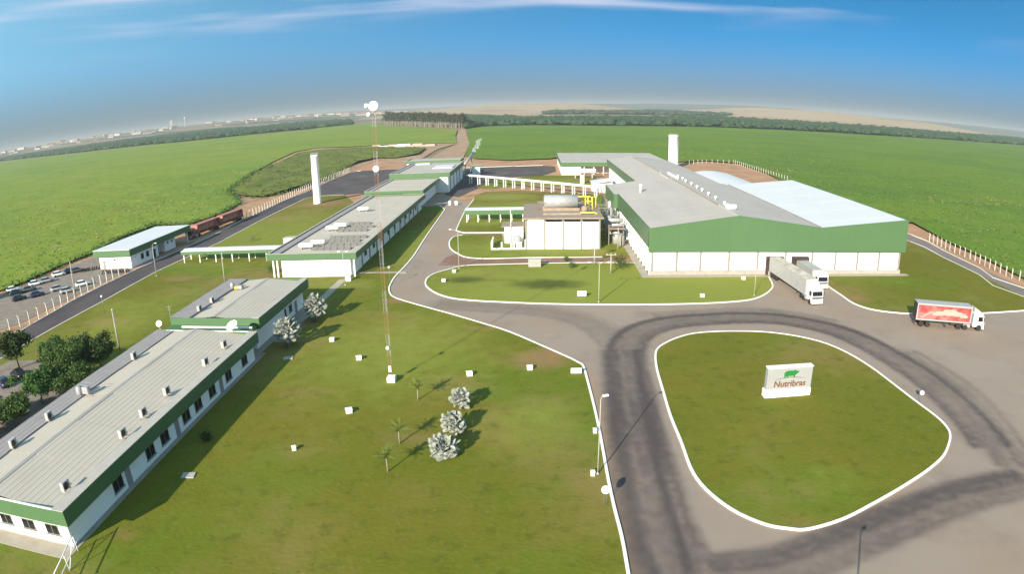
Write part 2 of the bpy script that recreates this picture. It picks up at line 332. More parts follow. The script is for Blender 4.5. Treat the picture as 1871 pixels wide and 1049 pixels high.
def struct(o, label=None):
    o['kind'] = 'structure'
    if label: o['label'] = label
    return o
def smooth(pts, k=4, closed=False):
    n = len(pts); out = []
    rng_ = range(n) if closed else range(n - 1)
    for i in rng_:
        p0, p1, p2, p3 = (pts[(i - 1) % n], pts[i], pts[(i + 1) % n], pts[(i + 2) % n]) if closed else (pts[max(i - 1, 0)], pts[i], pts[i + 1], pts[min(i + 2, n - 1)])
        for j in range(k):
            t = j / k
            out.append(tuple(.5 * (2 * b + (c - a) * t + (2 * a - 5 * b + 4 * c - d) * t * t + (3 * b - a - 3 * c + d) * t ** 3) for a, b, c, d in zip(p0, p1, p2, p3)))
    if not closed: out.append(tuple(pts[-1]))
    return out
def inside(P, poly):
    poly = np.asarray(poly, float); x, y = P[:, 0], P[:, 1]; r = np.zeros(len(P), bool)
    j = len(poly) - 1
    for i in range(len(poly)):
        xi, yi = poly[i]; xj, yj = poly[j]
        with np.errstate(divide='ignore', invalid='ignore'):
            c = ((yi > y) != (yj > y)) & (x < (xj - xi) * (y - yi) / (yj - yi + 1e-12) + xi)
        r ^= c; j = i
    return r
def pdist(P, line, closed=False):
    line = np.asarray(line, float); d = np.full(len(P), 1e9)
    m = len(line) if closed else len(line) - 1
    for i in range(m):
        a, b = line[i], line[(i + 1) % len(line)]; ab = b - a
        t = np.clip(((P - a) @ ab) / (ab @ ab + 1e-9), 0, 1)
        d = np.minimum(d, np.hypot(*(P - a - t[:, None] * ab).T))
    return d
_LAT = RNG.random((64, 64))
def vnoise(P, s):
    q = P / s; i = np.floor(q).astype(int); f = q - i; f = f * f * (3 - 2 * f)
    g_ = lambda a, b: _LAT[(i[:, 0] + a) % 64, (i[:, 1] + b) % 64]
    return (g_(0, 0) * (1 - f[:, 0]) + g_(1, 0) * f[:, 0]) * (1 - f[:, 1]) + (g_(0, 1) * (1 - f[:, 0]) + g_(1, 1) * f[:, 0]) * f[:, 1]
def gridpts(poly, rules):
    """jittered grid points inside the outline: rules = [(spacing, centre, inner radius, outer radius)]"""
    poly = np.asarray(poly, float); lo, hi = poly.min(0), poly.max(0); out = []
    for sp, c, r0, r1 in rules:
        a = np.maximum(lo, np.array(c) - r1); b = np.minimum(hi, np.array(c) + r1)
        if (b <= a).any(): continue
        X, Y = np.meshgrid(np.arange(a[0], b[0], sp), np.arange(a[1], b[1], sp)); Q = np.stack([X.ravel(), Y.ravel()], 1)
        Q = Q + RNG.uniform(-.3, .3, Q.shape) * sp
        d = np.abs(Q - np.array(c)).max(1); Q = Q[(d >= r0) & (d < r1)]
        if not len(Q): continue
        Q = Q[inside(Q, poly)]; Q = Q[pdist(Q, poly, True) > sp * .45]; out.append(Q)
    return np.concatenate(out) if out else np.zeros((0, 2))
def region(name, outline, z, m, rules=None, height=None, attrs=None, kind='structure', label=None):
    """a ground surface: the outline filled with triangles, optional relief and wear attributes"""
    n = len(outline); Q = gridpts(outline, rules) if rules else np.zeros((0, 2))
    vs = [Vector(p) for p in outline] + [Vector(p) for p in Q]
    res = delaunay_2d_cdt(vs, [(i, (i + 1) % n) for i in range(n)], [], 1, 1e-4)
    V, F = res[0], res[2]
    P = np.array([(p.x, p.y) for p in V]); Z = np.full(len(P), z)
    if height is not None: Z = Z + height(P)
    me = bpy.data.meshes.new(name); me.from_pydata(np.column_stack([P, Z]).tolist(), [], F); me.materials.append(M[m])
    if me.polygons and sum(p.normal.z for p in list(me.polygons)[:20]) < 0: me.flip_normals()
    me.polygons.foreach_set('use_smooth', [True] * len(me.polygons))
    for an, fn in (attrs or {}).items():
        at = me.attributes.new(an, 'FLOAT', 'POINT'); at.data.foreach_set('value', np.asarray(fn(P), np.float32))
    o = ob(name, me); o['kind'] = kind
    if label: o['label'] = label
    return o
def blobs(lst):
    def f(P):
        r = np.zeros(len(P))
        for (x, y), rx, ry, k in lst: r = np.maximum(r, k * np.exp(-(((P[:, 0] - x) / rx) ** 2 + ((P[:, 1] - y) / ry) ** 2)))
        return r
    return f
def bands(lst):
    def f(P):
        r = np.zeros(len(P))
        for line, w, k in lst: r = np.maximum(r, k * np.exp(-(pdist(P, line) / w) ** 2))
        return r
    return f
def kerb(line, w=.30, h=.15, closed=False, z=0.0, m='kerb', name='kerb'):
    L = [Vector(p) for p in line]; n = len(L); b = MB(); vs = []
    for i, p in enumerate(L):
        a, c = (L[i - 1], L[(i + 1) % n]) if closed else (L[max(i - 1, 0)], L[min(i + 1, n - 1)])
        d = (c - a).normalized(); nn = Vector((-d.y, d.x)) * w / 2
        vs += [(*(p + nn), z - .1), (*(p + nn), z + h), (*(p - nn), z + h), (*(p - nn), z - .1)]
    fs = []
    for i in range(n if closed else n - 1):
        j = (i + 1) % n
        for k in range(3): fs.append((i * 4 + k, j * 4 + k, j * 4 + k + 1, i * 4 + k + 1))
    b.add(vs, fs); return struct(b.build(name, m))
def joined(name, V, F, m):
    me = bpy.data.meshes.new(name); me.from_pydata(V.tolist() if hasattr(V, 'tolist') else V, [], F.tolist() if hasattr(F, 'tolist') else F); me.materials.append(M[m]); return me
def leaf_quads(C, size, up=.3, flat=1.0):
    """small leaf faces at the centres C, turned at random"""
    n = len(C); a = RNG.normal(size=(n, 3)); a[:, 2] *= flat; a /= np.linalg.norm(a, axis=1)[:, None]; b = RNG.normal(size=(n, 3)); b[:, 2] = b[:, 2] * flat + up * flat
    b -= a * (a * b).sum(1)[:, None]; b /= np.linalg.norm(b, axis=1)[:, None]
    s = (size * RNG.uniform(.6, 1.3, n))[:, None]
    V = np.stack([C - a * s, C - b * s * .55, C + a * s, C + b * s * .55], 1).reshape(-1, 3)
    return V, np.arange(4 * n).reshape(-1, 4)
ICO_V = None
def ico():
    global ICO_V
    if ICO_V is None:
        bm = bmesh.new(); bmesh.ops.create_icosphere(bm, subdivisions=1, radius=1); ICO_V = (np.array([v.co[:] for v in bm.verts]), np.array([[v.index for v in f.verts] for f in bm.faces])); bm.free()
    return ICO_V
def clumps(C, rx, rz):
    """lumpy little canopies at the centres C (joined)"""
    v, f = ico(); n = len(C); sx_ = rx * RNG.uniform(.6, 1.35, n); sz_ = rz * RNG.uniform(.6, 1.35, n)
    V = v[None] * np.stack([sx_, sx_, sz_], 1)[:, None, :] * RNG.uniform(.75, 1.25, (n, len(v), 1)) + C[:, None, :]
    F = f[None] + (np.arange(n) * len(v))[:, None, None]
    return V.reshape(-1, 3), F.reshape(-1, 3)

# ------------------------------------------------------------------ the ground
big = MB(); big.add([(-19000, -19000, -.5), (19000, -19000, -.5), (19000, 19000, -.5), (-19000, 19000, -.5)], [(0, 1, 2, 3)])
struct(big.build('ground', 'farmland'))
region('site_ground', [(-260, -120), (260, -120), (260, 200), (170, 470), (-260, 470)], -.06, 'dirt')

DRIVE = [([(11.7, 41.0), (10.9, 48.0), (11.1, 57.5), (11.2, 67.2), (12.1, 79.6), (12.7, 89.4), (15.4, 98.3), (21.6, 103.9), (30.3, 105.8), (38.5, 106.0), (45.1, 103.7), (51.8, 97.2), (55.0, 86.9), (56.5, 75.6), (55.8, 64.3), (54.2, 56.3)], .72),
    ([(9.9, 41.2), (9.7, 48.0), (9.9, 57.6), (10.5, 67.2), (11.3, 79.6), (12.3, 91.6)], .8),
    ([(15.1, 40.6), (21.1, 41.1), (27.2, 43.2), (34.9, 45.6), (43.7, 47.6), (53.0, 48.1)], .66),
    ([(13.0, 91.6), (9.0, 104.4), (1.8, 110.6), (-8.1, 113.5), (-18.5, 115.7)], .40),
    ([(58.1, 86.7), (59.8, 74.4), (58.4, 63.8), (54.6, 51.4)], .5),
    ([(20.7, 106.9), (33.1, 108.7), (43.4, 107.9), (51.7, 101.5)], .45)]
def shifted(line, d):
    L = [Vector(p) for p in smooth(line, 3)]; n = len(L); out = []
    for i, p in enumerate(L): t = (L[min(i + 1, n - 1)] - L[max(i - 1, 0)]).normalized(); out.append(tuple(p + Vector((-t.y, t.x)) * d))
    return out
TRACKS = []
for line, k in DRIVE:
    TRACKS.append((smooth(line, 3), 3.2, k * .55))
    for d in (-2.6, -1.5, -.6, .4, 1.3, 2.4): TRACKS.append((shifted(line, d + random.uniform(-.3, .3)), random.uniform(.85, 1.2), k * random.uniform(.55, 1.0)))
def tyre(P): return np.clip(bands(TRACKS)(P) * (.85 + .3 * vnoise(P, 17)) + .05 * (vnoise(P, 6) - .5), 0, 1)
def dust(P): return bands([([(7.3, 41.4), (7.0, 55.6), (6.9, 72.4), (6.3, 83.5)], 1.6, .9), ([(22.5, 45.3), (28.4, 46.0), (36.2, 49.3), (47.8, 57.0)], 1.2, .5), ([(60.7, 126.7), (60.5, 114.0), (63.7, 106.9), (71.9, 103.6)], 1.4, .5), ([(-25.1, 136.2), (-19.3, 121.4), (-11.3, 115.5)], 1.5, .35), ([(-25.4, 154.3), (-24.6, 173.8), (-24.5, 198.5)], 2.0, .9)])(P)
region('yard', [(-46, -100), (150, -100), (150, 119), (96, 120), (66, 136), (-16, 150), (-20, 232), (-40, 272), (-46, 240)], 0.0, 'asphalt', [(.7, (28, 75), 0, 50), (2.0, (28, 75), 50, 100), (5.0, (28, 75), 100, 260)], attrs=dict(wear=tyre, dust=dust))

SP = [(2.0, (0, 90), 0, 110), (4.0, (0, 90), 110, 300)]
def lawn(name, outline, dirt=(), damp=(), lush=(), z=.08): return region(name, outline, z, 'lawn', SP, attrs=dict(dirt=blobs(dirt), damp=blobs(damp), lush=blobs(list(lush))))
# left lawn between the perimeter road and the yard
K_west = smooth([(7.3, 41.4), (7.3, 46.2), (7.1, 50.8), (7.0, 55.6), (7.0, 61.1), (7.0, 66.1), (6.9, 72.4), (6.7, 79.0), (6.5, 84.5)], 3)[:-1] + smooth([(6.5, 84.5), (6.3, 86.1), (5.8, 86.9), (5.0, 88.2)], 4)[:-1] + smooth([(5.0, 88.2), (1.5, 92.7), (-4.6, 100.2), (-9.4, 104.6), (-14.6, 109.1), (-19.1, 112.7), (-23.8, 116.5), (-27.1, 119.4)], 3)[:-1] + smooth([(-27.1, 119.4), (-28.7, 121.7), (-30.0, 125.6), (-30.6, 129.8), (-30.9, 136.0), (-30.5, 145.3), (-30.4, 157.0), (-31.1, 177.3), (-31.7, 201.2), (-32.2, 222.4), (-32.7, 229.6), (-35.6, 237.7)], 4)
K_west = [(6.9, -90.0), (6.9, 0.0)] + K_west
K_lroad_in = [(-95.8, 98.7), (-95.9, 118.3), (-97.2, 144.0), (-95.8, 180.1), (-97.3, 204.8), (-98.5, 226.8), (-99.8, 269.8)]
K_lroad_in = [(-93.5, -90.0), (-93.5, 20.0)] + K_lroad_in + smooth([(-99.8, 269.8), (-97.1, 276.5), (-91.2, 277.4), (-84.0, 278.0)], 4)[1:]
lawn('lawn', K_west + [(-44, 236), (-66, 238)] + K_lroad_in[::-1],
     dirt=[((-41.52, 104.38), 4, 2.5, .8), ((-9.23, 102.12), 6, 3, .5), ((0.20, 87.71), 6, 4, .75), ((2.25, 90.88), 4, 3, .8), ((-38.83, 42.44), 3, 2, .5), ((-85.81, 253.19), 14, 9, .8), ((-89.11, 218.57), 14, 9, .6), ((-83.54, 103.82), 8, 4, .7), ((-83.06, 88.53), 8, 4, .6), ((-27.33, 117.98), 4, 3, .7), ((-10.45, 80.05), 8, 5, .45), ((-30.67, 75.72), 8, 3, .45), ((-13.81, 64.73), 8, 6, .4), ((-85.13, 136.70), 8, 4, .6)],
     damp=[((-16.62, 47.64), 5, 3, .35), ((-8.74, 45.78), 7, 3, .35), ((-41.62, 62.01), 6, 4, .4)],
     lush=[((-9.92, 110.92), 10, 5, .7), ((-41.95, 130.17), 12, 6, .55), ((-86.74, 114.65), 16, 8, .5), ((-26.58, 105.06), 12, 8, .4), ((-95.67, 199.49), 20, 12, .6), ((-1.46, 67.60), 9, 10, .45), ((-0.20, 70.39), 7, 7, .5), ((-22, 92), 22, 26, .55), ((-80, 190), 40, 60, .55), ((-80, 100), 14, 40, .5), ((-28, 165), 14, 40, .6)])
kerb(K_west)
kerb(K_lroad_in, .22, .13)
# roundabout island
ISL = smooth([(17.4, 89.2), (18.3, 92.0), (20.0, 94.3), (22.5, 96.6), (25.6, 98.3), (29.5, 98.9), (33.2, 98.8), (37.0, 98.3), (40.4, 97.0), (43.6, 94.9), (46.3, 91.9), (48.2, 87.4), (49.3, 81.9), (49.8, 75.8), (50.2, 70.0), (50.7, 64.9), (50.5, 61.9), (49.7, 59.8), (48.0, 57.6), (45.8, 55.4), (42.8, 53.4), (39.5, 51.6), (35.7, 49.7), (32.3, 48.1), (29.2, 46.7), (26.6, 45.9), (24.2, 45.5), (22.7, 45.9), (20.8, 46.8), (18.7, 48.9), (17.2, 51.5), (16.2, 54.4), (15.8, 57.7), (15.9, 63.0), (15.9, 69.7), (16.3, 77.3), (16.7, 84.0)], 3, True)
lawn('island_lawn', ISL, dirt=[((27.34, 63.06), 6, 5, .3)], lush=[((22.53, 64.93), 4, 5, .3), ((30.14, 53.11), 6, 5, .35)])
kerb(ISL, closed=True)
# green in front of the factory
G3 = smooth([(-23.3, 130.8), (-22.7, 128.2), (-20.9, 124.5), (-18.8, 121.6), (-15.8, 119.1), (-11.5, 117.6), (-5.3, 116.4), (1.8, 115.3), (11.3, 114.5), (20.0, 114.2), (30.4, 114.4), (38.3, 115.5), (42.2, 117.1), (45.6, 120.3), (48.3, 124.2), (49.5, 127.5), (50.6, 132.7)], 3)
G3b = smooth([(22.6, 146.2), (13.1, 146.7), (-0.1, 146.4), (-11.4, 145.8), (-15.2, 145.5), (-18.2, 144.1), (-19.2, 142.6), (-21.9, 139.3), (-23.1, 136.5), (-23.5, 133.8), (-23.3, 130.8)], 3)
G3all = G3 + [(50.4, 135.2), (24.5, 135.2), (24.5, 152)] + G3b[:-1]
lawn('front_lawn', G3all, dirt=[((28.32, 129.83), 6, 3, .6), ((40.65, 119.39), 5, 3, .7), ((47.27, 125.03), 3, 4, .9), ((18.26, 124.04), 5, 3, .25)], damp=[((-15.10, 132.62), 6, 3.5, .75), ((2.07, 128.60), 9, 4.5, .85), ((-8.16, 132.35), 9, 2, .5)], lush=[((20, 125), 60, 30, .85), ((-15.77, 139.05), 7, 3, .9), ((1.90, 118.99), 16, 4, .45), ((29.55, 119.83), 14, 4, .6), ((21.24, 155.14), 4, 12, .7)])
kerb(G3); kerb(G3b)
region('service_lane', G3b + [(23.5, 152.2), (10.3, 152.3), (-0.1, 152.4), (-7.9, 151.9), (-13.2, 151.9), (-17.3, 153.8), (-19.8, 158.1), (-22.0, 154.1), (-22.8, 145.9)], .02, 'red_lane')
G2 = smooth([(15.6, 152.4), (10.3, 152.3), (-0.1, 152.4), (-7.9, 151.9), (-13.2, 151.9), (-17.3, 153.8), (-19.8, 158.1), (-22.0, 163.3), (-23.2, 169.4), (-23.5, 174.4), (-22.8, 179.6), (-19.4, 181.3), (-12.4, 182.0)], 3)
lawn('service_lawn', G2 + [(-3.1, 181.4)] + [(20, 186), (24.3, 186), (24.3, 153)], dirt=[((-15.72, 166.15), 5, 2, .5), ((14.70, 157.12), 5, 3, .8)], lush=[((0, 160), 50, 20, .55), ((-20.05, 166.45), 6, 5, .5), ((-11.22, 162.61), 8, 4, .5), ((23.38, 171.34), 4, 14, .9)], z=.082)
kerb(G2[:-4])
G1 = smooth([(-3.2, 185.4), (-9.4, 184.2), (-18.9, 184.5), (-21.3, 185.1), (-23.1, 187.7), (-23.7, 191.2), (-24.7, 223.8), (-24.4, 241.5), (-24.2, 252.9)], 3)
lawn('upper_lawn', G1 + [(-24.8, 264.0), (-21.7, 273.6), (-6.8, 277.1), (18.0, 266.7), (27.0, 259.9)] + [(22.4, 190), (3, 187)], dirt=[((4.68, 272.55), 30, 4, .9), ((24.89, 268.17), 10, 5, .7)], lush=[((-5, 220), 50, 30, .7), ((-15.82, 207.46), 12, 14, .9), ((-12.90, 257.67), 16, 12, .7), ((3.46, 206.04), 20, 14, .7)], z=.086)
kerb(G1)
lawn('bridge_lawn', [(-26.0, 289.0), (-22.8, 304.9), (-17.2, 319.9), (-5.3, 331.9), (8.6, 335.7), (22.5, 333.6), (30.0, 323.2), (28.9, 290.1), (19.2, 284.5), (-4.8, 298.3), (-18.9, 284.1)], dirt=[((0, 280), 60, 8, .75)], lush=[((0, 300), 40, 30, .6)], z=.05)
# lawn right of the dock
G4 = smooth([(63.3, 133.9), (62.3, 129.7), (61.7, 124.5), (61.7, 117.7), (61.8, 112.9), (63.6, 109.1), (67.4, 106.8), (73.1, 105.5), (87.9, 104.7), (101.3, 105.4)], 3)
RR_in = [(112.2, 173.8), (111.1, 153.4), (110.1, 133.7), (109.5, 114.9)]
lawn('side_lawn', G4 + [(140, 100)] + RR_in[::-1] + [(91, 170), (86, 136)], dirt=[((62.96, 128.82), 1.5, 3, 1), ((63.64, 116.47), 4, 1.5, .8)], z=.083)
kerb(G4)
RR_in = [(92.5, 205.0), (92.8, 165.0)] + RR_in[0:]
RR_out = [(97.5, 207.0)] + [(119.3, 185.0), (117.2, 162.3), (115.6, 140.8), (115.5, 121.7)] + [(160, 99)]
RR_in = RR_in + [(152, 96)]
region('perimeter_road_right', RR_in + RR_out[::-1], .03, 'asphalt_side', [(3, (110, 140), 0, 80)])
kerb(smooth(RR_in[1:], 2), .25, .12); kerb(smooth(RR_out, 2), .25, .12)
# left perimeter road and the yard behind the slaughter halls
RL_out = [(-101.5, -90.0), (-101.2, 20.0)] + [(-103.8, 98.2), (-105.8, 117.8), (-105.8, 149.5), (-104.4, 188.5), (-106.7, 220.1), (-109.0, 265.3), (-107.8, 292.2), (-109.6, 325.8), (-110.7, 382.0), (-105.9, 389.5), (-79.1, 390.9)] 
road_l = K_lroad_in + [(-75.4, 282.8)] + [(-64, 330), (-70, 355)] + RL_out[::-1]
region('perimeter_road_left', road_l, .03, 'asphalt_dark', [(4, (-80, 200), 0, 250)])
kerb(smooth(RL_out[:-1], 2), .22, .12)
region('back_yard', [(-38, 268), (-38, 352)] + [(-42.1, 384.5), (-19.0, 388.0), (4.3, 391.5), (11.3, 385.5), (11.0, 356.5), (3.0, 334.9), (-6.7, 333.4), (-13.5, 329.2), (-19.6, 315.6), (-24.4, 292.7), (-28.6, 272.9), (-31.0, 260.1)], .034, 'asphalt_dark', [(4, (0, 320), 0, 120)])
kerb([(-42.3, 386.3), (-19.1, 389.7), (4.3, 393.3)], .25, .12)
# apron round the offices, path to the long hall
struct(MB().box(-63.5, -42.35, 36.9, 90, -.05, .13).build('apron', 'pavement'))
struct(MB().box(-62.5, -43.2, 90.01, 118.8, -.05, .128).build('apron', 'pavement'))
struct(MB().box(-43.1, -41.4, 95, 134, -.05, .12).box(-41.39, -29, 139.2, 140.2, -.05, .12).build('path', 'pavement'))
struct(MB().box(22.3, 87.5, 133.2, 135.0, -.05, .125).box(22.3, 24.0, 135.01, 187, -.05, .125).build('apron', 'pavement'))
# parking ground by the gatehouse
region('parking_lot', [(-110.3, 97.5), (-108.1, 102.7), (-108.3, 120.9), (-108.1, 152.8), (-115.9, 162.6), (-134.7, 164.8), (-134.9, 148.3), (-135.0, 132.2), (-136.5, 123.5)] + [(-175, 118), (-150, 80)], .0, 'gravel', [(3, (-130, 120), 0, 60)])
struct(region('parking_bay', [(-96, 50), (-64.5, 50), (-64.5, 78), (-80, 84), (-92, 82)], .094, 'gravel'))

# ------------------------------------------------------------------ crop fields, scrub, far land
def bumps(a, s, edge=None):
    def f(P):
        h = a * (vnoise(P, s) + .5 * vnoise(P + 31, s * .45) - .3)
        return h
    return f
F_left = [(-139.6, 126.6), (-137.6, 134.5), (-139.1, 152.4), (-138.3, 168.6), (-141.2, 177.0), (-143.5, 196.3), (-143.0, 216.2), (-126.1, 212.4), (-122.5, 232.5), (-128.5, 264.8), (-143.6, 289.5), (-156.7, 309.1), (-174.1, 361.6), (-192.2, 427.4), (-213.0, 508.1), (-238.6, 628.4), (-232.6, 680.1), (-201.8, 660.4), (-161.7, 664.8), (-121.5, 664.9), (-76.8, 649.1), (-100.2, 825.6), (-120.0, 1019.2), (-233.9, 1287.4), (-363.6, 1559.5), (-479.7, 1915.6), (-556.4, 1831.8), (-580.2, 1617.3), (-677.0, 1521.0), (-746.9, 1446.8), (-868.5, 1440.7), (-1043.4, 1495.6), (-1367.1, 1600.3), (-2015.6, 1936.7)] + [(-2600, 1500), (-2600, 150), (-330, 10), (-190, 90)]
region('crop_field', F_left, .35, 'crop_left', [(3.0, (-200, 240), 0, 200), (8, (-200, 240), 200, 500), (40, (-200, 240), 500, 3000)], bumps(.6, 11), label='bright green crop field left of the dirt track')
F_right = [(-110.3, 1057.3), (-95.5, 1180.2), (-27.5, 1198.0), (115.0, 1136.7), (263.4, 1153.3), (419.5, 1156.3), (664.0, 1180.2), (966.4, 1310.5), (1384.3, 1533.8)] + [(2200, 1400), (2200, -50), (190, 60)] + [(121.8, 128.9), (124.2, 149.3), (125.8, 171.7), (131.9, 202.2)] + [(103, 215), (104, 240)] + [(125.6, 322.3), (129.2, 353.5), (131.1, 411.7), (112.8, 426.7), (87.7, 413.9)] + [(75, 440), (10, 440)] + [(11.4, 436.6), (-17.4, 428.0), (-40.5, 446.8), (-51.4, 479.2), (-64.3, 643.2)]
region('crop_field', F_right, .35, 'crop_right', [(3.5, (110, 330), 0, 170), (9, (110, 330), 170, 480), (40, (110, 330), 480, 2600)], bumps(.6, 11), label='darker green crop field right of the dirt track')
region('dirt_track', [(-64.3, 643.2), (-100.5, 962.6), (-112.2, 1058.8), (-122.0, 1091.3), (-118.1, 1017.7), (-95.1, 794.1), (-76.8, 649.1), (-77.4, 568.4), (-75.6, 454.1), (-75.5, 420.4), (-44.6, 399.2), (-50.3, 454.3)], .05, 'track')
region('dirt_bank', [(-156.7, 309.1), (-174.1, 361.6), (-192.2, 427.4), (-213.0, 508.1), (-238.6, 628.4), (-232.6, 680.1), (-201.8, 660.4), (-161.7, 664.8), (-121.5, 664.9), (-76.8, 649.1), (-85.2, 572.0), (-81.5, 465.7), (-85.3, 424.1), (-115.2, 471.4), (-115.9, 400.4), (-121.2, 300.4), (-126.9, 264.4), (-143.6, 289.5)], .04, 'track')
SCRUB = [(-155.5, 308.7), (-170.2, 357.3), (-184.3, 413.1), (-202.2, 487.8), (-221.2, 589.4), (-212.9, 630.4), (-186.4, 618.6), (-152.2, 625.4), (-121.2, 606.0), (-96.8, 577.8), (-91.0, 505.7), (-103.7, 475.4), (-117.8, 482.2), (-123.7, 449.1), (-122.9, 424.9), (-115.0, 342.0), (-117.9, 299.2), (-124.1, 279.6), (-137.4, 283.9)]
region('scrub', SCRUB, .2, 'scrub_ground', [(4, (-110, 300), 0, 260)], bumps(2.0, 8))
# bushes on the scrub and along the edges of the crops
def scatter(poly, n):
    poly = np.asarray(poly, float); lo, hi = poly.min(0), poly.max(0); Q = RNG.uniform(lo, hi, (n, 2)); return Q[inside(Q, poly)]
def along(line, step, spread):
    L = np.asarray(line, float); out = []
    for a, b in zip(L[:-1], L[1:]):
        k = max(int(np.hypot(*(b - a)) / step), 1); t = RNG.random((k, 1)); out.append(a + (b - a) * t + RNG.normal(0, spread, (k, 2)))
    return np.concatenate(out)
Q = np.concatenate([scatter(SCRUB, 900), along(SCRUB[:4], 1.6, 2.0), along(SCRUB[-5:] + SCRUB[:1], 1.8, 2.5)]); H = RNG.uniform(.6, 2.6, len(Q))
C = np.concatenate([np.column_stack([Q + RNG.normal(0, .9, Q.shape), H * RNG.uniform(.2, 1.1, len(Q))]) for _ in range(14)])
o = ob('scrub_bushes', joined('scrub_bushes', *leaf_quads(C, .5, flat=.5), 'scrub_leaf')); tag(o, 'dark green scrub covering the bank beyond the left road', 'bushes', kind='stuff')
for fl, nm_, lab, rng_ in ((F_left[:14], 'leaf_green', 'leafy edge of the bright left crop field', (-.2, 1.7)),):
    Q = along(fl, .35, .7); C = np.concatenate([np.column_stack([Q + RNG.normal(0, .5, Q.shape), RNG.uniform(*rng_, len(Q))]) for _ in range(4)])
    tag(ob('crop_edge', joined('crop_edge', *leaf_quads(C, .40), nm_)), lab, 'crop', kind='stuff')
M['crop_leaf'] = mat('crop_leaf', (.215, .30, .042), (.26, .325, .052), .3, .85, trans=.2); M['crop_tuft'] = mat('crop_tuft', (.36, .35, .11), (.29, .31, .08), .3, .9, trans=.2)
M['crop_leaf_right'] = mat('crop_leaf_right', (.125, .225, .038), (.16, .24, .044), .3, .85, trans=.2)
def field_leaves(poly, c, r, n, size, m, name, lab, thr=None):
    lo, hi = np.array(c) - r, np.array(c) + r; Q = RNG.uniform(lo, hi, (n, 2)); Q = Q[inside(Q, poly)]
    d = np.hypot(*(Q - np.array(c) * np.array([.55, .75])).T); Q = Q[RNG.random(len(Q)) < 1 / (1 + (d / 190) ** 3)]
    if thr: Q = Q[(vnoise(Q, 38) * .6 + vnoise(Q + 17, 13) * .4) > thr]
    C = np.column_stack([Q, RNG.uniform(.75, .95, len(Q))]); tag(ob(name, joined(name, *leaf_quads(C, size, flat=.12), m)), lab, 'crop', kind='stuff')
field_leaves(F_left, (-260, 300), 480, 420000, .40, 'crop_leaf', 'crop_leaves', 'leaf tops of the bright left crop field')
field_leaves(F_left, (-260, 320), 480, 330000, .42, 'crop_tuft', 'crop_tassels', 'yellowish tufts in patches over the left crop field', .60)
field_leaves(F_right, (210, 340), 420, 330000, .40, 'crop_leaf_right', 'crop_leaves', 'leaf tops of the darker right crop field')
field_leaves(F_right, (240, 340), 420, 300000, .42, 'crop_tuft', 'crop_tassels', 'yellowish tufts in patches over the right crop field', .66)

# woods and dry land towards the horizon: belts of canopy over a dark floor
def belt(name, poly, n, h, rx, lab):
    region(name + '_floor', poly, .1, 'forest_floor')
    Q = scatter(poly, n); C = np.column_stack([Q, np.full(len(Q), h * .5) + RNG.normal(0, h * .12, len(Q))])
    tag(ob(name, joined(name, *clumps(C, rx, h * .55), 'forest')), lab, 'woods', kind='stuff')
belt('woodland', [(-2206.6, 2120.8), (-1431.0, 1675.3), (-1086.4, 1557.5), (-901.8, 1496.2), (-774.9, 1501.4), (-703.3, 1580.3), (-591.8, 1649.5), (-530.0, 1854.5), (-720.1, 2522.0), (-1131.3, 3158.6), (-1150.0, 2587.7), (-1859.7, 3610.7), (-2038.9, 3389.6), (-2451.8, 3521.7), (-2286.4, 2680.1), (-3383.7, 3255.0)], 26000, 9, 13, 'dark wood along the far edge of the left crop field')
belt('woodland', [(-115.0, 1085.6), (-98.1, 1213.5), (-28.2, 1232.1), (118.1, 1167.5), (270.7, 1185.4), (397.8, 1742.7), (156.2, 1543.5), (-23.1, 1587.1), (-119.9, 1872.8), (-243.6, 2309.1)], 9000, 10, 11, 'dark wood behind the right crop field below the tan slope')
belt('woodland', [(270.7, 1185.4), (431.5, 1189.3), (684.3, 1216.4), (1001.1, 1357.7), (1446.3, 1602.7), (2619.2, 2905.5), (1479.4, 2008.2), (1007.5, 1792.5), (783.4, 1785.1), (638.5, 1855.9), (579.6, 2131.1), (414.7, 1817.0)], 14000, 10, 11, 'dark wood behind the right crop field at the right')
belt('woodland', [(49.4, 2662.7), (609.3, 2670.1), (916.0, 3068.2), (1360.9, 4559.3), (929.1, 4071.9), (234.4, 3916.6), (38.5, 3715.3)], 6000, 13, 26, 'far dark wood above the tan strip')
def ridge(name, c, sx_, sy_, h, m, lab, az=0):
    n = 60; g_ = np.linspace(-1, 1, n); X, Y = np.meshgrid(g_, g_, indexing='ij'); r2 = X ** 2 + Y ** 2
    P = np.column_stack([X.ravel(), Y.ravel()]); Z = h * np.clip(1 - r2.ravel(), 0, 1) ** 1.5 * (.8 + .5 * vnoise(P + c[0], .28)) - 1.2
    ca, sa = math.cos(az), math.sin(az); px, py = P[:, 0] * sx_, P[:, 1] * sy_
    V = np.column_stack([c[0] + px * ca - py * sa, c[1] + px * sa + py * ca, Z])
    F = [(i * n + j, (i + 1) * n + j, (i + 1) * n + j + 1, i * n + j + 1) for i in range(n - 1) for j in range(n - 1)]
    o = ob(name, joined(name, V, F, m)); o.data.polygons.foreach_set('use_smooth', [True] * len(o.data.polygons)); struct(o, lab)
ridge('hills', (-60, 3500), 900, 700, 46, 'hill_tan', 'low tan hill right of the eucalyptus stand')
ridge('hills', (2600, 9000), 4200, 1500, 75, 'hill_green', 'far low hills right of centre', .25)
ridge('hills', (6500, 6800), 4500, 1400, 52, 'hill_green', 'far low hills at right', -.6)
ridge('hills', (-2800, 8600), 3800, 1500, 60, 'hill', 'far tan hills left of the mast', -.15)
ridge('hills', (-7200, 6500), 4200, 1500, 46, 'hill', 'far hills behind the town', .75)
ridge('hills', (1500, 3300), 1150, 520, 44, 'hill_tan', 'tan slope above the right wood', -.42)
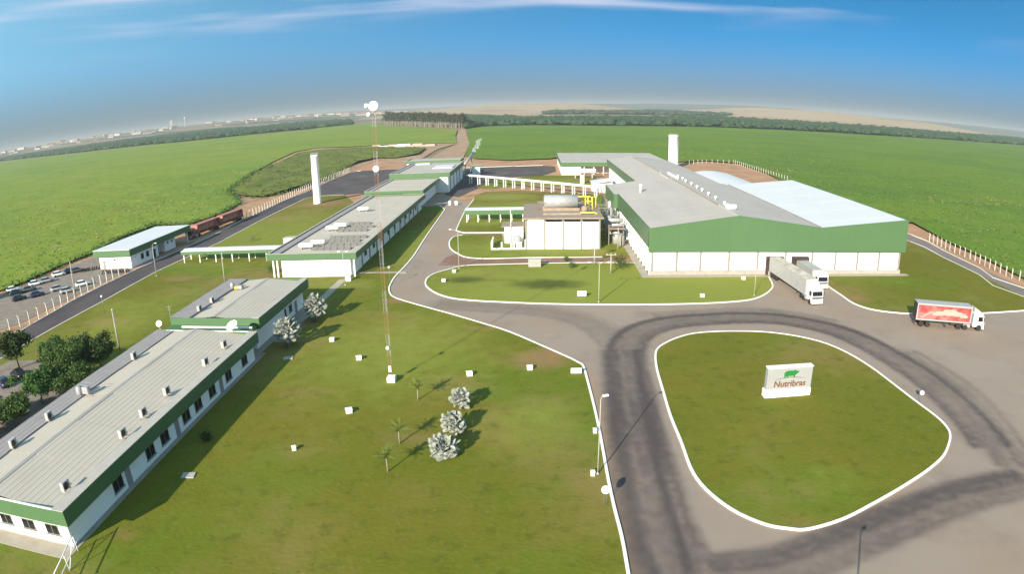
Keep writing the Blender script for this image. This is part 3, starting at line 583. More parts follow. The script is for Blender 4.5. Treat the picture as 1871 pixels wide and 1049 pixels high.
region('stubble_field', [(509.2, 1704.9), (766.8, 1747.1), (1007.5, 1792.5), (1616.0, 2667.8), (1835.3, 3534.5), (1476.2, 3780.7), (1228.3, 4114.9)], .3, 'track')
region('stubble_field', [(-161.4, 2002.9), (-24.0, 1647.6), (108.6, 1597.6), (369.5, 1906.2), (438.1, 2211.6), (111.3, 2161.0), (-40.8, 2836.6), (-225.6, 3127.2)], .3, 'track')

# far town
tw = []
for k, (h, m, w) in enumerate(((5, 'town_white', 16), (6, 'town_tan', 18), (5, 'town_grey', 22), (7, 'town_white', 24), (11, 'town_white', 15))):
    b = MB().box(-w / 2, w / 2, -6, 6, 0, h)
    if k < 3: b.extrude_x([(-6.4, h + .01), (0, h + 2.2), (6.4, h + .01)], -w / 2, w / 2, 1)
    else: b.box(-w / 2 - .3, w / 2 + .3, -6.3, 6.3, h + .01, h + .6, 1).box(-2, 2, -2, 2, h + .61, h + 2.2, 0)
    tw.append((b.mesh('town_house', [m, 'town_roof' if k < 3 else 'town_grey']), h))
TC, TA = (-2560.0, 4050.0), R(32)
def town_z(x, y):
    ca, sa = math.cos(TA), math.sin(TA); dx, dy = x - TC[0], y - TC[1]; u, v = (dx * ca + dy * sa) / 2700, (-dx * sa + dy * ca) / 1500
    return 44 * max(1 - u * u - v * v, 0) ** 1.5 * 1.0 - .6
n = 90; gx, gy = np.meshgrid(np.linspace(-1, 1, n), np.linspace(-1, 1, n), indexing='ij'); ca, sa = math.cos(TA), math.sin(TA)
V = [(TC[0] + u * 2700 * ca - v * 1500 * sa, TC[1] + u * 2700 * sa + v * 1500 * ca) for u, v in zip(gx.ravel(), gy.ravel())]; V = [(x, y, town_z(x, y)) for x, y in V]
o = ob('hills', joined('hills', V, [(i * n + j, (i + 1) * n + j, (i + 1) * n + j + 1, i * n + j + 1) for i in range(n - 1) for j in range(n - 1)], 'hill')); o.data.polygons.foreach_set('use_smooth', [True] * len(o.data.polygons)); struct(o, 'low rise carrying the far town')
for k in range(230):
    u, v = random.uniform(-.93, .93), random.uniform(-.62, .1); ca, sa = math.cos(TA), math.sin(TA)
    x, y = TC[0] + u * 2700 * ca - v * 1500 * sa, TC[1] + u * 2700 * sa + v * 1500 * ca
    me, h = random.choice(tw[:4] if random.random() < .9 else tw)
    o = ob('town_house', me, None, (x, y, town_z(x, y) - .4), random.uniform(-.5, .5) + TA); q = random.uniform(1.0, 2.1); o.scale = (q * random.uniform(.9, 1.5), q, q * random.uniform(.7, 1.1))
    tag(o, 'tiny pale house of the hazy town along the left horizon', 'house', 'houses of the far town')
b = MB().box(-9, 9, -7, 7, 0, 46)
for i in range(12): b.box(-9.2, 9.2, -7.3, -7.02, 2.2 + 3.6 * i, 3.4 + 3.6 * i, 1)
b.box(-4, 4, -3, 3, 46, 51); tag(b.build('apartment_tower', ['town_white', 'town_grey'], None, (-2250, 3700, town_z(-2250, 3700) - .5), .5), 'white apartment tower above the far town, left of the water tower', 'tower')
b = MB().lathe([(4.2, 0), (3.2, 8), (3.0, 46), (6.5, 50), (7.5, 54), (7.5, 60), (6.8, 61), (.3, 63)], 14); tag(b.build('water_tower', 'town_white', None, (-2180, 3760, town_z(-2180, 3760) - .5)), 'slender white water tower above the far town', 'tower')

# eucalyptus stand
crowns, trunks = [], []
for k in range(4):
    h = 24; C = []
    for _ in range(26):
        c0 = np.array([random.gauss(0, 1.6), random.gauss(0, 1.6), random.uniform(.44, .97) * h]); C.append(c0 + RNG.normal(0, .8, (9, 3)))
    crowns.append(joined('crown', *leaf_quads(np.concatenate(C), 1.0), 'gum_leaf'))
    trunks.append(MB().tube([(0, 0, -.3), (random.uniform(-.3, .3), .1, 10), (random.uniform(-.5, .5), .2, 22)], [.40, .30, .09], 6).mesh('trunk', 'bark_pale'))
e0, e1 = np.array((-120.52, 1102.78)), np.array((-351.12, 1523.07)); ek = []
for k in range(130):
    t = (k // 2 + random.random() * .8) / 65; t = t ** 1.35; p = e0 + (e1 - e0) * t + np.array([random.uniform(-3, 3), random.uniform(0, 60) * (k % 2)])
    tr = thing('eucalyptus_tree', 'tall thin eucalyptus with pale trunk in the stand left of the dirt track', 'tree', (p[0], p[1], 0), random.uniform(0, 6), 'eucalyptus trees of the far stand')
    s = random.uniform(.9, 1.12) * (1 + .25 * t); tr.scale = (s * 1.35, s * 1.35, s); ob('crown', crowns[k % 4], tr); ob('trunk', trunks[(k * 3 + 1) % 4], tr)

# ------------------------------------------------------------------ building kit
def panes(parent, x, y, z0, w, h, axis, n=2, out=-1, label=None):
    """a window: frame on the wall, each pane its own piece. axis 'x': wall runs along x and faces out*y; 'y': along y, faces out*x"""
    def pt(a, d, z): return (x + a, y + d * out, z) if axis == 'x' else (x + d * out, y + a, z)
    def bar(b, a0, a1, d0, d1, za, zb):
        p, q = pt(a0, d0, za), pt(a1, d1, zb); b.box(min(p[0], q[0]), max(p[0], q[0]), min(p[1], q[1]), max(p[1], q[1]), za, zb)
    f = MB(); fr = .06
    bar(f, -w / 2, w / 2, -.03, .05, z0, z0 + fr); bar(f, -w / 2, w / 2, -.03, .05, z0 + h - fr, z0 + h)
    for i in range(n + 1): a = -w / 2 + fr / 2 + (w - fr) * i / n; bar(f, a - fr / 2, a + fr / 2, -.028, .048, z0 + fr, z0 + h - fr)
    fo = f.build('window', 'frame', parent)
    s_ = MB(); bar(s_, -w / 2 - .1, w / 2 + .1, -.02, .14, z0 - .1, z0 - .003); s_.build('sill', 'pilaster', fo)
    for i in range(n):
        b = MB(); a = -w / 2 + fr + (w - fr) * i / n; bar(b, a, a + (w - fr) / n - fr, -.02, .012, z0 + fr, z0 + h - fr); b.build('pane', 'glass', fo)
    return fo
def slab_door(parent, x, y, z0, w, h, axis, out=1, m='roof_grey'):
    b = MB(); hb = MB()
    if axis == 'y': b.box(min(x, x + .05 * out), max(x, x + .05 * out), y - w / 2, y + w / 2, z0, z0 + h); hb.box(min(x + .05 * out, x + .11 * out), max(x + .05 * out, x + .11 * out), y + w / 2 - .16, y + w / 2 - .1, z0 + h * .45, z0 + h * .55)
    else: b.box(x - w / 2, x + w / 2, min(y, y + .05 * out), max(y, y + .05 * out), z0, z0 + h); hb.box(x + w / 2 - .16, x + w / 2 - .1, min(y + .05 * out, y + .11 * out), max(y + .05 * out, y + .11 * out), z0 + h * .45, z0 + h * .55)
    d = b.build('door', m, parent); hb.build('handle', 'steel', d); return d
def tile_mesh(w, l, name, m):
    """one long channel tile: flat pan with a raised rib along each edge, w across the slope, l along the building"""
    p = [(0, 0), (0, .034), (w * .10, .034), (w * .2, .010), (w * .8, .010), (w * .9, .028), (w + .03, .028), (w + .03, 0)]
    return MB().extrude_y(p, 0, l).mesh(name, m)
def slope(parent, xa, za, xb, zb, y0, y1, step, m, rows=6, name='roof_tile'):
    """a roof slope from (xa, za) to (xb, zb) laid with long tiles one by one, lapped where they meet along the building"""
    if xb < xa: xa, za, xb, zb = xb, zb, xa, za
    L = math.hypot(xb - xa, zb - za); n = max(1, round(L / step)); w = L / n; l = (y1 - y0) / rows; ang = math.atan2(zb - za, xb - xa)
    me = tile_mesh(w, l + .25, name, m); me2 = tile_mesh(w, l, name, m)
    for r in range(rows):
        for i in range(n):
            o = ob(name, me2 if r == rows - 1 else me, parent, (xa + (xb - xa) * i / n, y0 + r * l, za + (zb - za) * i / n + .035 * (r % 2) + random.uniform(0, .012)))
            o.rotation_euler = (0, -ang, random.uniform(-.0012, .0012))
def ring_fascia(parent, x0, x1, y0, y1, zb, zt, th=.18, m='green', cap='cap', capw=.35, skip=''):
    """the green band round the eaves: one panel a side, then the cap"""
    q = dict(s=(x0, x1, y0, y0 + th), n=(x0, x1, y1 - th, y1), w=(x0, x0 + th, y0 + th + .004, y1 - th - .004), e=(x1 - th, x1, y0 + th + .004, y1 - th - .004))
    for k, (a, b_, c, d) in q.items():
        if k in skip: continue
        MB().box(a, b_, c, d, zb, zt).build('fascia', m, parent)
    cb = MB()
    if cap:
        cb.box(x0 - .03, x1 + .03, y0 - .03, y0 + capw * .7, zt + .002, zt + .06).box(x0 - .03, x1 + .03, y1 - capw * .7, y1 + .03, zt + .002, zt + .06)
        cb.box(x0 - .03, x0 + capw * .7, y0 + capw * .7 + .002, y1 - capw * .7 - .002, zt + .002, zt + .06).box(x1 - capw, x1 + .03, y0 + capw * .7 + .002, y1 - capw * .7 - .002, zt + .002, zt + .06)
        cb.build('parapet_cap', cap, parent)

# ------------------------------------------------------------------ near office block
B = thing('office_building', 'long white office with corrugated roof and green fascia at lower left', 'building', (-51.22, 38.27, 0)); bx, by = -51.22, 38.27
X0, X1, Y1 = -9.13, 9.12, 49.05
MB().box(X0 + .6, X1 - .8, .6, Y1 - .6, 0, 3.9).build('wall', 'white', B)
MB().box(X0 + .5, X1 - .68, .48, .595, 0, .25).build('plinth', 'plinth', B); MB().box(X1 - .795, X1 - .68, .6, Y1 - .5, 0, .25).build('plinth', 'plinth', B)
ring_fascia(B, X0, X1, 0, Y1, 2.9, 4.6, .16, cap=None)
MB().box(X0 + .17, X1 - .17, .17, Y1 - .17, 3.0, 3.08).build('soffit', 'pilaster', B)
MB().box(X1 - 1.45, X1 + .04, -.03, Y1 + .03, 4.602, 4.68).build('parapet_cap', 'cap', B)
MB().box(X0 + .3, X1 - 1.46, -.03, .22, 4.602, 4.65).build('parapet_cap', 'white', B); MB().box(X0 + .3, X1 - 1.46, Y1 - .2, Y1 + .03, 4.602, 4.67).build('parapet_cap', 'white', B)
MB().box(X0 + .2, X1 - .2, .2, Y1 - .2, 3.96, 4.02).build('ceiling_slab', 'dark', B)
slope(B, 7.66, 4.12, -1.57, 4.95, .3, Y1 - .3, .78, 'roof', 6)
slope(B, -1.58, 4.95, -5.95, 4.42, .3, Y1 - .3, .78, 'roof', 6)
MB().extrude_y([(-1.96, 4.98), (-1.57, 5.1), (-1.18, 4.98), (-1.57, 5.04)], .28, Y1 - .28).build('ridge_cap', 'cap', B)
slope(B, X0 - .05, 4.66, -6.0, 4.58, .02, Y1 - .02, .78, 'roof_grey', 6)
MB().box(-6.04, -5.9, .2, Y1 - .2, 4.1, 4.57).build('gutter', 'roof_grey', B)
MB().box(X1 - 1.46, X1 - 1.34, .25, Y1 - .25, 4.03, 4.599).build('gutter', 'cap', B)
for y in (48.2, 55.3, 58.8, 64.4, 67.8, 72.0, 77.3, 83.0): panes(B, X1 - .8, y - by, .95, 1.95, 1.4, 'y', 2, 1)
for y in (50.3, 61.9, 74.8): slab_door(B, X1 - .8, y - by, .13, 1.0, 2.2, 'y')
for x in (-51.7, -48.4, -45.1, -55.0, -58.3): panes(B, x - bx, .6, 1.2, 1.75, 1.15, 'x', 2, -1)

# air-conditioning units on the roofs
def ac_proto():
    t = thing('air_conditioner', '', 'air conditioner', (0, 0, 0), 0, 'condensers on the office roofs')
    MB().bbox(-.5, .5, -.22, .22, .14, .95, .03).build('casing', 'ac_case', t)
    MB().lathe([(.34, -.02), (.34, .02), (.10, .03)], 18).build('fan_grille', 'chassis', t); g_ = kids(t)[-1]; g_.rotation_euler = (R(90), 0, 0); g_.location = (-.1, -.235, .54)
    MB().box(-.45, -.36, -.25, .25, .0, .139).box(.36, .45, -.25, .25, 0, .139).build('foot', 'steel', t)
    MB().tube([(.5, .1, .4), (.75, .1, .35), (.95, .1, .02)], .04, 6).build('pipe', 'chassis', t)
    return t
ac0 = ac_proto(); first = True
ACS = [(-45.1, 42.6, 3.9, 'air conditioner at the near corner of the office roof'), (-45.2, 54.0, 3.9, 'second roof air conditioner from the near corner, right edge'), (-45.6, 59.3, 3.9, 'third roof air conditioner from the near corner, right edge'), (-45.8, 65.5, 3.9, 'fourth roof air conditioner from the near corner, right edge'), (-45.1, 75.3, 3.9, 'fifth roof air conditioner from the near corner, right edge'), (-45.5, 82.2, 3.9, 'farthest right-edge air conditioner, below the satellite dish'),
       (-58.2, 48.7, 3.98, 'air conditioner by the grey roof strip at left frame edge'), (-58.3, 56.0, 3.98, 'air conditioner by the grey strip, second from left frame edge'), (-58.1, 76.4, 3.98, 'lone air conditioner by the grey strip far up the near roof'), (-57.6, 97.2, 4.6, 'nearer air conditioner on the middle office roof'), (-57.5, 102.0, 4.6, 'middle air conditioner on the middle office roof')]
for x, y, z, lab in ACS:
    x, y, z = (x * .982, y * .982, z + .6) if y < 90 else (x * .978, y * .978, z + .7)
    if first: ac0.location = (x, y, z); ac0.rotation_euler = (0, 0, R(90)); ac0['label'] = lab; first = False; ac0.scale = (1.1, 1.1, 1.1)
    else: copy_tree(ac0, (x, y, z), R(90) if x > -50 else R(96), lab, 1.1)
# antenna cluster on the near roof
t = thing('rooftop_antenna', 'cluster of rooftop equipment with metal drum and frame on the near roof', 'antenna', (-56.9, 62.3, 4.65))
MB().lathe([(.45, 0), (.5, .1), (.5, .85), (.4, 1.05), (.1, 1.15)], 14, (-.9, .1, 0)).build('drum', 'steel', t)
MB().bbox(-.1, .9, -.35, .35, .25, 1.15, .04).build('casing', 'steel', t)
MB().tube([(-.5, -.4, 0), (-.5, -.4, 1.5), (1.1, -.4, 1.5), (1.1, -.4, 0)], .03, 6).tube([(-.5, .5, 0), (-.5, .5, 1.5), (1.1, .5, 1.5), (1.1, .5, 0)], .03, 6).build('frame', 'steel', t)
MB().tube([(1.1, -.4, .1), (1.9, -.5, .05)], .05, 6).build('pipe', 'rust', t)

# middle office block
B = thing('office_building', 'short white office with green fascia between the two longer blocks', 'building', (-51.52, 90.92, 0))
X0, X1, Y1 = -8.41, 8.21, 24.15
MB().box(X0 + .6, X1 - 1.2, .6, Y1 - .6, 0, 4.6).build('wall', 'white', B)
ring_fascia(B, X0, X1, 0, Y1, 3.75, 5.5, .16, cap=None)
MB().box(X0 + .17, X1 - .17, .17, Y1 - .17, 3.85, 3.93).build('soffit', 'pilaster', B)
MB().box(X1 - 1.2, X1 + .04, -.03, Y1 + .03, 5.502, 5.57).build('parapet_cap', 'cap', B)
MB().box(X0 + .2, X1 - .2, .2, Y1 - .2, 4.61, 4.67).build('ceiling_slab', 'dark', B)
slope(B, 6.95, 5.0, -.1, 5.65, .3, Y1 - .3, .8, 'roof', 3); slope(B, -.12, 5.65, -4.64, 5.2, .3, Y1 - .3, .8, 'roof', 3)
MB().extrude_y([(-.5, 5.67), (-.11, 5.79), (.3, 5.67), (-.11, 5.73)], .28, Y1 - .28).build('ridge_cap', 'cap', B)
slope(B, X0 - .05, 5.58, -4.7, 5.50, .02, Y1 - .02, .8, 'roof_grey', 3)
MB().box(-4.74, -4.6, .2, Y1 - .2, 4.9, 5.48).build('gutter', 'roof_grey', B)
panes(B, X1 - 1.2, 16.6, 1.3, 1.5, 1.3, 'y', 1, 1); panes(B, X1 - 1.2, 14.0, 1.3, .8, 1.3, 'y', 1, 1); slab_door(B, X1 - 1.2, 19.4, .13, 1.2, 2.3, 'y')
MB().box(X0 + .3, X1 - .3, -3.55, -.01, 4.15, 4.3).build('link_roof', 'green', B)
MB().box(X0 + 3.5, X1 - .3, -2.3, -2.0, 4.62, 4.84).build('rain_pipe', 'white_clean', B)
# rooftop unit and dishes
t = thing('rooftop_unit', 'metal and yellow rooftop unit on the middle office roof', 'ventilator', (-55.4, 108.0, 5.4))
MB().lathe([(.4, 0), (.45, .9), (.3, 1.2), (.1, 1.3)], 12, (-.8, .3, 0)).build('drum', 'steel', t); MB().bbox(.5, 1.5, -.4, .4, .2, .8).build('casing', 'steel', t); MB().bbox(-.1, .45, -.4, .3, .2, .6).build('motor', 'yellow', t); MB().box(.1, .2, -.4, .4, 0, .199).box(1.2, 1.3, -.4, .4, 0, .199).build('foot', 'rust', t)
def dish(name, lab, loc, r, aim, pole):
    t = thing(name, lab, 'satellite dish', loc)
    MB().lathe([(.05, 0), (r * .5, r * .08), (r * .85, r * .24), (r, r * .36), (r - .02, r * .38), (r * .82, r * .27), (r * .45, r * .11), (.04, .03)], 22).build('reflector', 'white_clean', t)
    d = kids(t)[-1]; d.location = (0, 0, pole); d.rotation_euler = Vector(aim).to_track_quat('Z', 'Y').to_euler()
    f = MB().tube([(0, 0, .05), (0, 0, r * .8)], .03, 6).build('feed', 'steel', d)
    MB().tube([(0, 0, 0), (0, 0, pole)], .05, 8).build('pole', 'steel', t); return t
dish('satellite_dish', 'large white satellite dish on the green parapet between the offices', (-46.0, 86.9, 4.5), 1.0, (-.3, -.7, 1.1), 1.0)
dish('satellite_dish', 'white dish on a thin mast left of the middle office', (-62.4, 91.0, 0), .55, (.2, -.9, .5), 4.4)
t = thing('whip_antenna', 'thin antenna mast rising from the middle office front', 'antenna', (-60.7, 92.3, 0))
MB().tube([(0, 0, 0), (0, 0, 7.2)], .045, 6).build('pole', 'steel', t); MB().tube([(-.5, 0, 6.9), (.5, 0, 6.9)], .025, 5).tube([(-.35, 0, 6.5), (.35, 0, 6.5)], .025, 5).build('arm', 'steel', t)

# long hall with the solar heaters, then two taller halls behind it
def hall(lab, x0, x1, y0, y1, zb, zt, wall_in=(3.4, 1.6, .6, .4), strip=2.6, ridge_x=None):
    B = thing('hall', lab, 'building', ((x0 + x1) / 2, y0, 0)); w = (x1 - x0) / 2; l = y1 - y0
    MB().box(-w + wall_in[0], w - wall_in[1], wall_in[2], l - wall_in[3], 0, zt - .9).build('wall', 'white', B)
    ring_fascia(B, -w, w, 0, l, zb, zt, .2, cap='cap', capw=.7)
    MB().box(-w + .22, w - .22, .22, l - .22, zb + .1, zb + .2).build('ceiling_slab', 'pilaster', B)
    return B, w, l
B, w, l = hall('long hall with solar heaters on its flat roof, green fascia', -60.9, -39.4, 136.0, 230.5, 4.15, 5.6)
n = 13
for i in range(n):
    for j, (xa, xb) in enumerate(((-w + 2.7, -2.5), (-2.45, 3.9), (3.95, w - .75))): MB().box(xa, xb, .3 + i * (l - .6) / n, .3 + (i + 1) * (l - .6) / n - .04, 4.9, 5.12 + .012 * ((i + j) % 2)).build('roof_panel', 'roof', B)
MB().box(-w + .25, -w + 2.65, .25, l - .25, 5.0, 5.42).build('roof_strip', 'roof_grey', B)
for i in range(5): MB().box(-w + 3.35 + .05, -w + 3.3 + (2 * w - 5) / 5 * 1 - .02, .52, .598, .15, 4.0).build('wall_panel', 'white', B, ((2 * w - 5) / 5 * i, 0, 0))
for x in (-w + 1.2, -w + 2.2, w - .9): MB().box(x, x + .35, .4, .75, 0, 4.14).build('column', 'white', B)
MB().box(w - 1.6, w - 1.3, 1.2, 9, .2, 3.9).build('wall_panel', 'white_clean', B)
for k in range(9): panes(B, w - 1.6, 14 + 8.5 * k, 1.9, 2.2, 1.2, 'y', 2, 1)
for k in range(11): MB().box(w - 1.6, w - 1.35, 10.0 + 7.5 * k, 10.3 + 7.5 * k, 0, 4.1).build('column', 'pilaster', B)
def boiler(lab, x, y, z, L=3.6):
    t = thing('water_boiler', lab, 'water tank', (x, y, z), 0, 'solar water heater tanks on the hall roof')
    MB().drum_x(-L / 2, L / 2, 0, 1.0, .55, 16, 0, .35).build('tank', 'drum', t)
    for s in (-1, 1): MB().box(s * L * .3 - .06, s * L * .3 + .06, -.4, .4, 0, .5).build('stand', 'steel', t)
    MB().tube([(L / 2 - .1, 0, .6), (L / 2 + .25, .1, .3), (L / 2 + .3, .6, .05)], .05, 6).build('pipe', 'rust', t)
boiler('nearer of the front pair of white tanks on the hall roof', -53.3, 142.6, 5.13); boiler('rear of the front pair of white tanks on the hall roof', -51.5, 146.0, 5.13)
boiler('nearer of the middle pair of white tanks on the hall roof', -53.6, 164.5, 5.13); boiler('rear of the middle pair of white tanks on the hall roof', -52.4, 168.0, 5.13)
boiler('single white tank alone far back on the hall roof', -53.3, 196.0, 5.13); boiler('white tank beside the left wall of the second hall', -65.5, 246.0, .9, 4.2)
for r_, (y_, xs) in enumerate(((141, 6), (145, 7), (149.5, 6), (154, 6), (163, 5), (168, 5), (173, 4))):
    for k in range(xs):
        lab = 'tilted solar heater panel, place %d from the tanks in row %d from the front' % (k + 1, r_ + 1)
        ordn = ['first', 'second', 'third', 'fourth', 'fifth', 'sixth', 'seventh']
        lab = '%s solar panel from the tanks, %s row from the hall front' % (ordn[k], ordn[r_])
        t = thing('solar_panel', lab, 'solar panel', (-51.0 + 1.62 * k + (.5 if r_ % 2 else 0), y_, 5.15), R(4), 'solar heater panels on the hall roof')
        MB().extrude_x([(0, 0.05), (0, .12), (1.9, .52), (1.9, .45)], -.72, .72).build('collector', 'solar', t); MB().box(-.7, -.64, 1.7, 1.76, 0, .42).box(.64, .7, 1.7, 1.76, 0, .42).build('stand', 'rust', t)
t = thing('service_box', 'white box with dark grille at the end of the covered walkway', 'cabinet', (-64.4, 162.0, 0)); MB().bbox(-2.1, 1.5, -1.2, 1.2, 0, 4.3, .06).build('casing', 'white', t); MB().box(1.5, 1.62, -1.0, 1.0, 2.4, 4.1).build('grille', 'chassis', t); MB().box(-2.2, 1.6, -1.3, 1.3, 4.302, 4.4).build('top', 'cap', t)
B, w, l = hall('second hall, stepped up behind the long hall', -63.0, -40.8, 234.0, 274.8, 4.9, 6.5, (1.2, 1.6, .4, .3))
for i in range(6): MB().box(-w + 2.4, w - .6, .3 + i * (l - .6) / 6, .3 + (i + 1) * (l - .6) / 6 - .05, 5.8, 6.05 + .012 * (i % 2)).build('roof_panel', 'roof', B)
MB().box(-w + .25, -w + 2.35, .25, l - .25, 5.9, 6.3).build('roof_strip', 'roof_grey', B)
MB().box(-w + 3, w - 8, -3.4, -.02, 4.6, 5.6).build('link_roof', 'green', B)
B, w, l = hall('tallest hall at the far end of the left row', -62.5, -36.3, 275.2, 331.0, 6.6, 8.6, (.8, .8, .4, .3))
for i in range(7): MB().box(-w + 2.6, w - .6, .3 + i * (l - .6) / 7, .3 + (i + 1) * (l - .6) / 7 - .05, 7.9, 8.12 + .012 * (i % 2)).build('roof_panel', 'roof_factory', B)
MB().box(-w + .25, -w + 2.55, .25, l - .25, 8.0, 8.4).build('roof_strip', 'roof_grey', B)
MB().box(2, w - 2, 24, 38, 8.14, 8.5).build('skylight', 'roof_white', B)
MB().box(-w + 3, -3, 47, 52, 8.14, 8.6).build('skylight', 'roof_white', B)
for k in range(4): MB().box(w - .8, w - .5, 6 + 12 * k, 6.4 + 12 * k, 0, 6.6).build('column', 'pilaster', B)
MB().box(w - 4.4, w - .9, .22, .38, .1, 6.6).build('wall_panel', 'white_clean', B)
B, w, l = hall('low roof crossing behind the tallest hall', -67.5, -38.5, 336.5, 352.5, 7.6, 9.0, (.8, .8, .4, .3)); MB().box(-w + .4, w - .4, .4, l - .4, 8.4, 8.7).build('roof_panel', 'roof_factory', B)

# steel duct with steam beyond the tallest hall
t = thing('steam_duct', 'inclined steel duct rising beyond the tallest hall', 'duct', (-36.5, 336, 0)); MB().tube([(0, 0, 6.5), (1.2, 6, 8.2), (3.4, 14, 11.5)], .7, 10).build('pipe', 'steel', t)
for k, (x, y) in enumerate(((.3, 1), (2.6, 10.5))): MB().tube([(x - .7, y, 0), (x, y, 6.6 + 3.4 * k)], .14, 6).tube([(x + .7, y, 0), (x, y, 6.6 + 3.4 * k)], .14, 6).build('support', 'steel', t)
t = thing('shelter', 'small green roofed shelter beside the steel duct', 'shelter', (-30.5, 341, 0)); MB().box(-3, 3, -1.5, 1.5, 4.6, 5.6).build('roof', 'green', t); MB().box(-3.1, 3.1, -1.6, 1.6, 5.602, 5.7).build('roof_top', 'cap', t); MB().box(-2.5, 1.5, -1.2, 1.2, 0, 4.59).build('wall', 'white', t)

# ------------------------------------------------------------------ gatehouse and covered walkways
B = thing('gatehouse', 'white gatehouse with flat white roof and green fascia beside the left road', 'building', (-114.5, 148.3, 0)); l = 35.0
MB().box(-5.2, 6.0, .9, 15.5, 0, 3.6).box(-5.2, 5.2, 20.5, 27, 0, 3.6).build('wall', 'white', B)
ring_fascia(B, -6.6, 6.6, 0, l, 3.5, 5.2, .2, cap=None); MB().box(-6.6, 6.6, -.02, l + .02, 5.202, 5.32).build('roof', 'roof_white', B)
MB().box(-6.35, 6.35, .25, l - .25, 3.62, 3.75).build('ceiling_slab', 'pilaster', B)
panes(B, 6.0, 6.8, 1.3, 1.5, 1.5, 'y', 1, 1); panes(B, 6.0, 9.6, 1.3, 1.5, 1.5, 'y', 1, 1); slab_door(B, 6.0, 13.3, .1, 1.4, 2.4, 'y', 1, 'dark'); slab_door(B, -3.6, .9, .05, .9, 2.2, 'x', -1, 'frame')
panes(B, 5.2, 22.5, 2.2, .7, .6, 'y', 1, 1); panes(B, 5.2, 25, 2.2, .7, .6, 'y', 1, 1); panes(B, .4, .9, 2.2, .6, .5, 'x', 1, -1)
for x in (-5.8, 5.8): MB().box(x - .15, x + .15, 33.5, 33.8, 0, 3.6).build('column', 'white', B)
def walkway(lab, x0, x1, y0, y1, zb, zt, posts, roof='roof_white'):
    t = thing('covered_walkway', lab, 'walkway', ((x0 + x1) / 2, y0, 0)); w = (x1 - x0) / 2; d = y1 - y0
    n = max(3, round(2 * w / 5))
    for i in range(n): MB().extrude_x([(-.1, zt - .05), (d * .5, zt + .28), (d + .1, zt - .05), (d + .1, zt - .13), (d * .5, zt + .2), (-.1, zt - .13)], -w + 2 * w * i / n, -w + 2 * w * (i + 1) / n - .04).build('roof_panel', roof, t)
    MB().box(-w, w, 0, .1, zb, zt - .15).build('fascia', 'green', t); MB().box(-w, w, d - .1, d, zb, zt - .15).build('fascia', 'green', t)
    for i in range(posts):
        x = -w + .6 + (2 * w - 1.2) * i / (posts - 1)
        for y in (.35, d - .5): MB().box(x - .11, x + .11, y, y + .22, 0, zt - .2).build('post', 'white', t)
    return t
walkway('covered walkway with white roof joining gatehouse road and long hall', -94.0, -63.0, 152.9, 157.6, 2.3, 3.3, 7)
walkway('covered walkway with white roof left of the power house', -22.3, -3.6, 201.0, 206.5, 2.6, 4.0, 6)

# ------------------------------------------------------------------ power house
B = thing('power_house', 'tall white power house with pilasters and a steel drum on its roof', 'building', (6.6, 161.2, 0))
MB().box(-9.1, 9.1, .15, 23, 0, 7.3).build('wall', 'white', B)
for i in range(5): x = -9.2 + 18.4 * i / 4; MB().box(x - .2, x + .2, -.05, .3, 0, 7.75).build('pilaster', 'pilaster', B)
for i in range(4):
    x = -9.0 + 4.6 * i; MB().box(x + .15, x + 4.25, .05, .145, .1, 3.2).build('wall_panel', 'white', B); MB().box(x + .15, x + 4.25, .07, .145, 3.3, 7.0).build('wall_panel', 'white_clean', B)
    if i: MB().box(x + .15, x + 4.25, .10, .2, 7.05, 7.72).build('vent_slot', 'dark', B)
    else: MB().box(x + .15, x + 4.25, .10, .2, 7.05, 7.72).build('wall_panel', 'white', B)
slab_door(B, 1.2, .15, .05, .9, 2.0, 'x', -1, 'chassis')
for x in (-5.6, -5.2, -4.8): MB().box(x, x + .2, .0, .049, 1.6, 2.8).build('louvre', 'pilaster', B)
MB().tube([(-8.6, 0, 3.0), (-8.6, -.05, 2.3), (-8.0, -.05, 2.2), (-7.9, 0, 3.0)], .08, 6).build('pipe', 'frame', B)
MB().box(-10.0, 10.2, -.5, 23.6, 7.8, 8.15).build('roof_slab', 'rust', B)
MB().drum_x(-4.6, 4.6, 13, 10.2, 1.9, 22, 0, .1).build('drum', 'steel', B)
for x in (-4.4, -2.2, 0, 2.2, 4.4): MB().lathe([(1.93, -.07), (2.0, -.07), (2.0, .07), (1.93, .07)], 22).build('drum_band', 'rust', B, (x, 13, 10.2)); kids(B)[-1].rotation_euler = (0, R(90), 0)
MB().box(-4.9, 4.9, 10.6, 10.8, 8.16, 8.9).box(-4.9, 4.9, 15.2, 15.4, 8.16, 8.9).box(-4.9, 4.9, 4, 4.3, 8.16, 8.6).build('cradle', 'rust', B)
for z, y in ((8.6, 4.5), (9.6, 18), (10.6, 20)): MB().tube([(4.6, y, z), (8.2, y, z), (8.9, y, z - .2), (8.9, y, 8.2)], .16, 8).build('pipe', 'yellow', B)
MB().tube([(6.5, 12, 8.2), (6.5, 12, 11.6), (8.4, 12, 11.6), (8.4, 12, 8.2)], .17, 8).tube([(7.4, 15, 8.2), (7.4, 15, 11.2), (9.6, 15, 11.2), (9.6, 15, 8.2)], .2, 8).build('pipe', 'yellow', B)
MB().lathe([(.9, 0), (.9, 1.3), (.5, 1.7)], 14, (6.0, 8, 8.16)).build('tank', 'rust', B); MB().tube([(5.2, 21, 8.2), (5.2, 21, 11.4), (9.8, 21, 11.4)], .12, 8).tube([(7, 6, 8.2), (7, 6, 11.8)], .08, 6).build('pipe', 'pilaster', B)
t = thing('equipment_shed', 'small white block with tank and low wall left of the power house', 'shed', (-7.0, 163.0, 0))
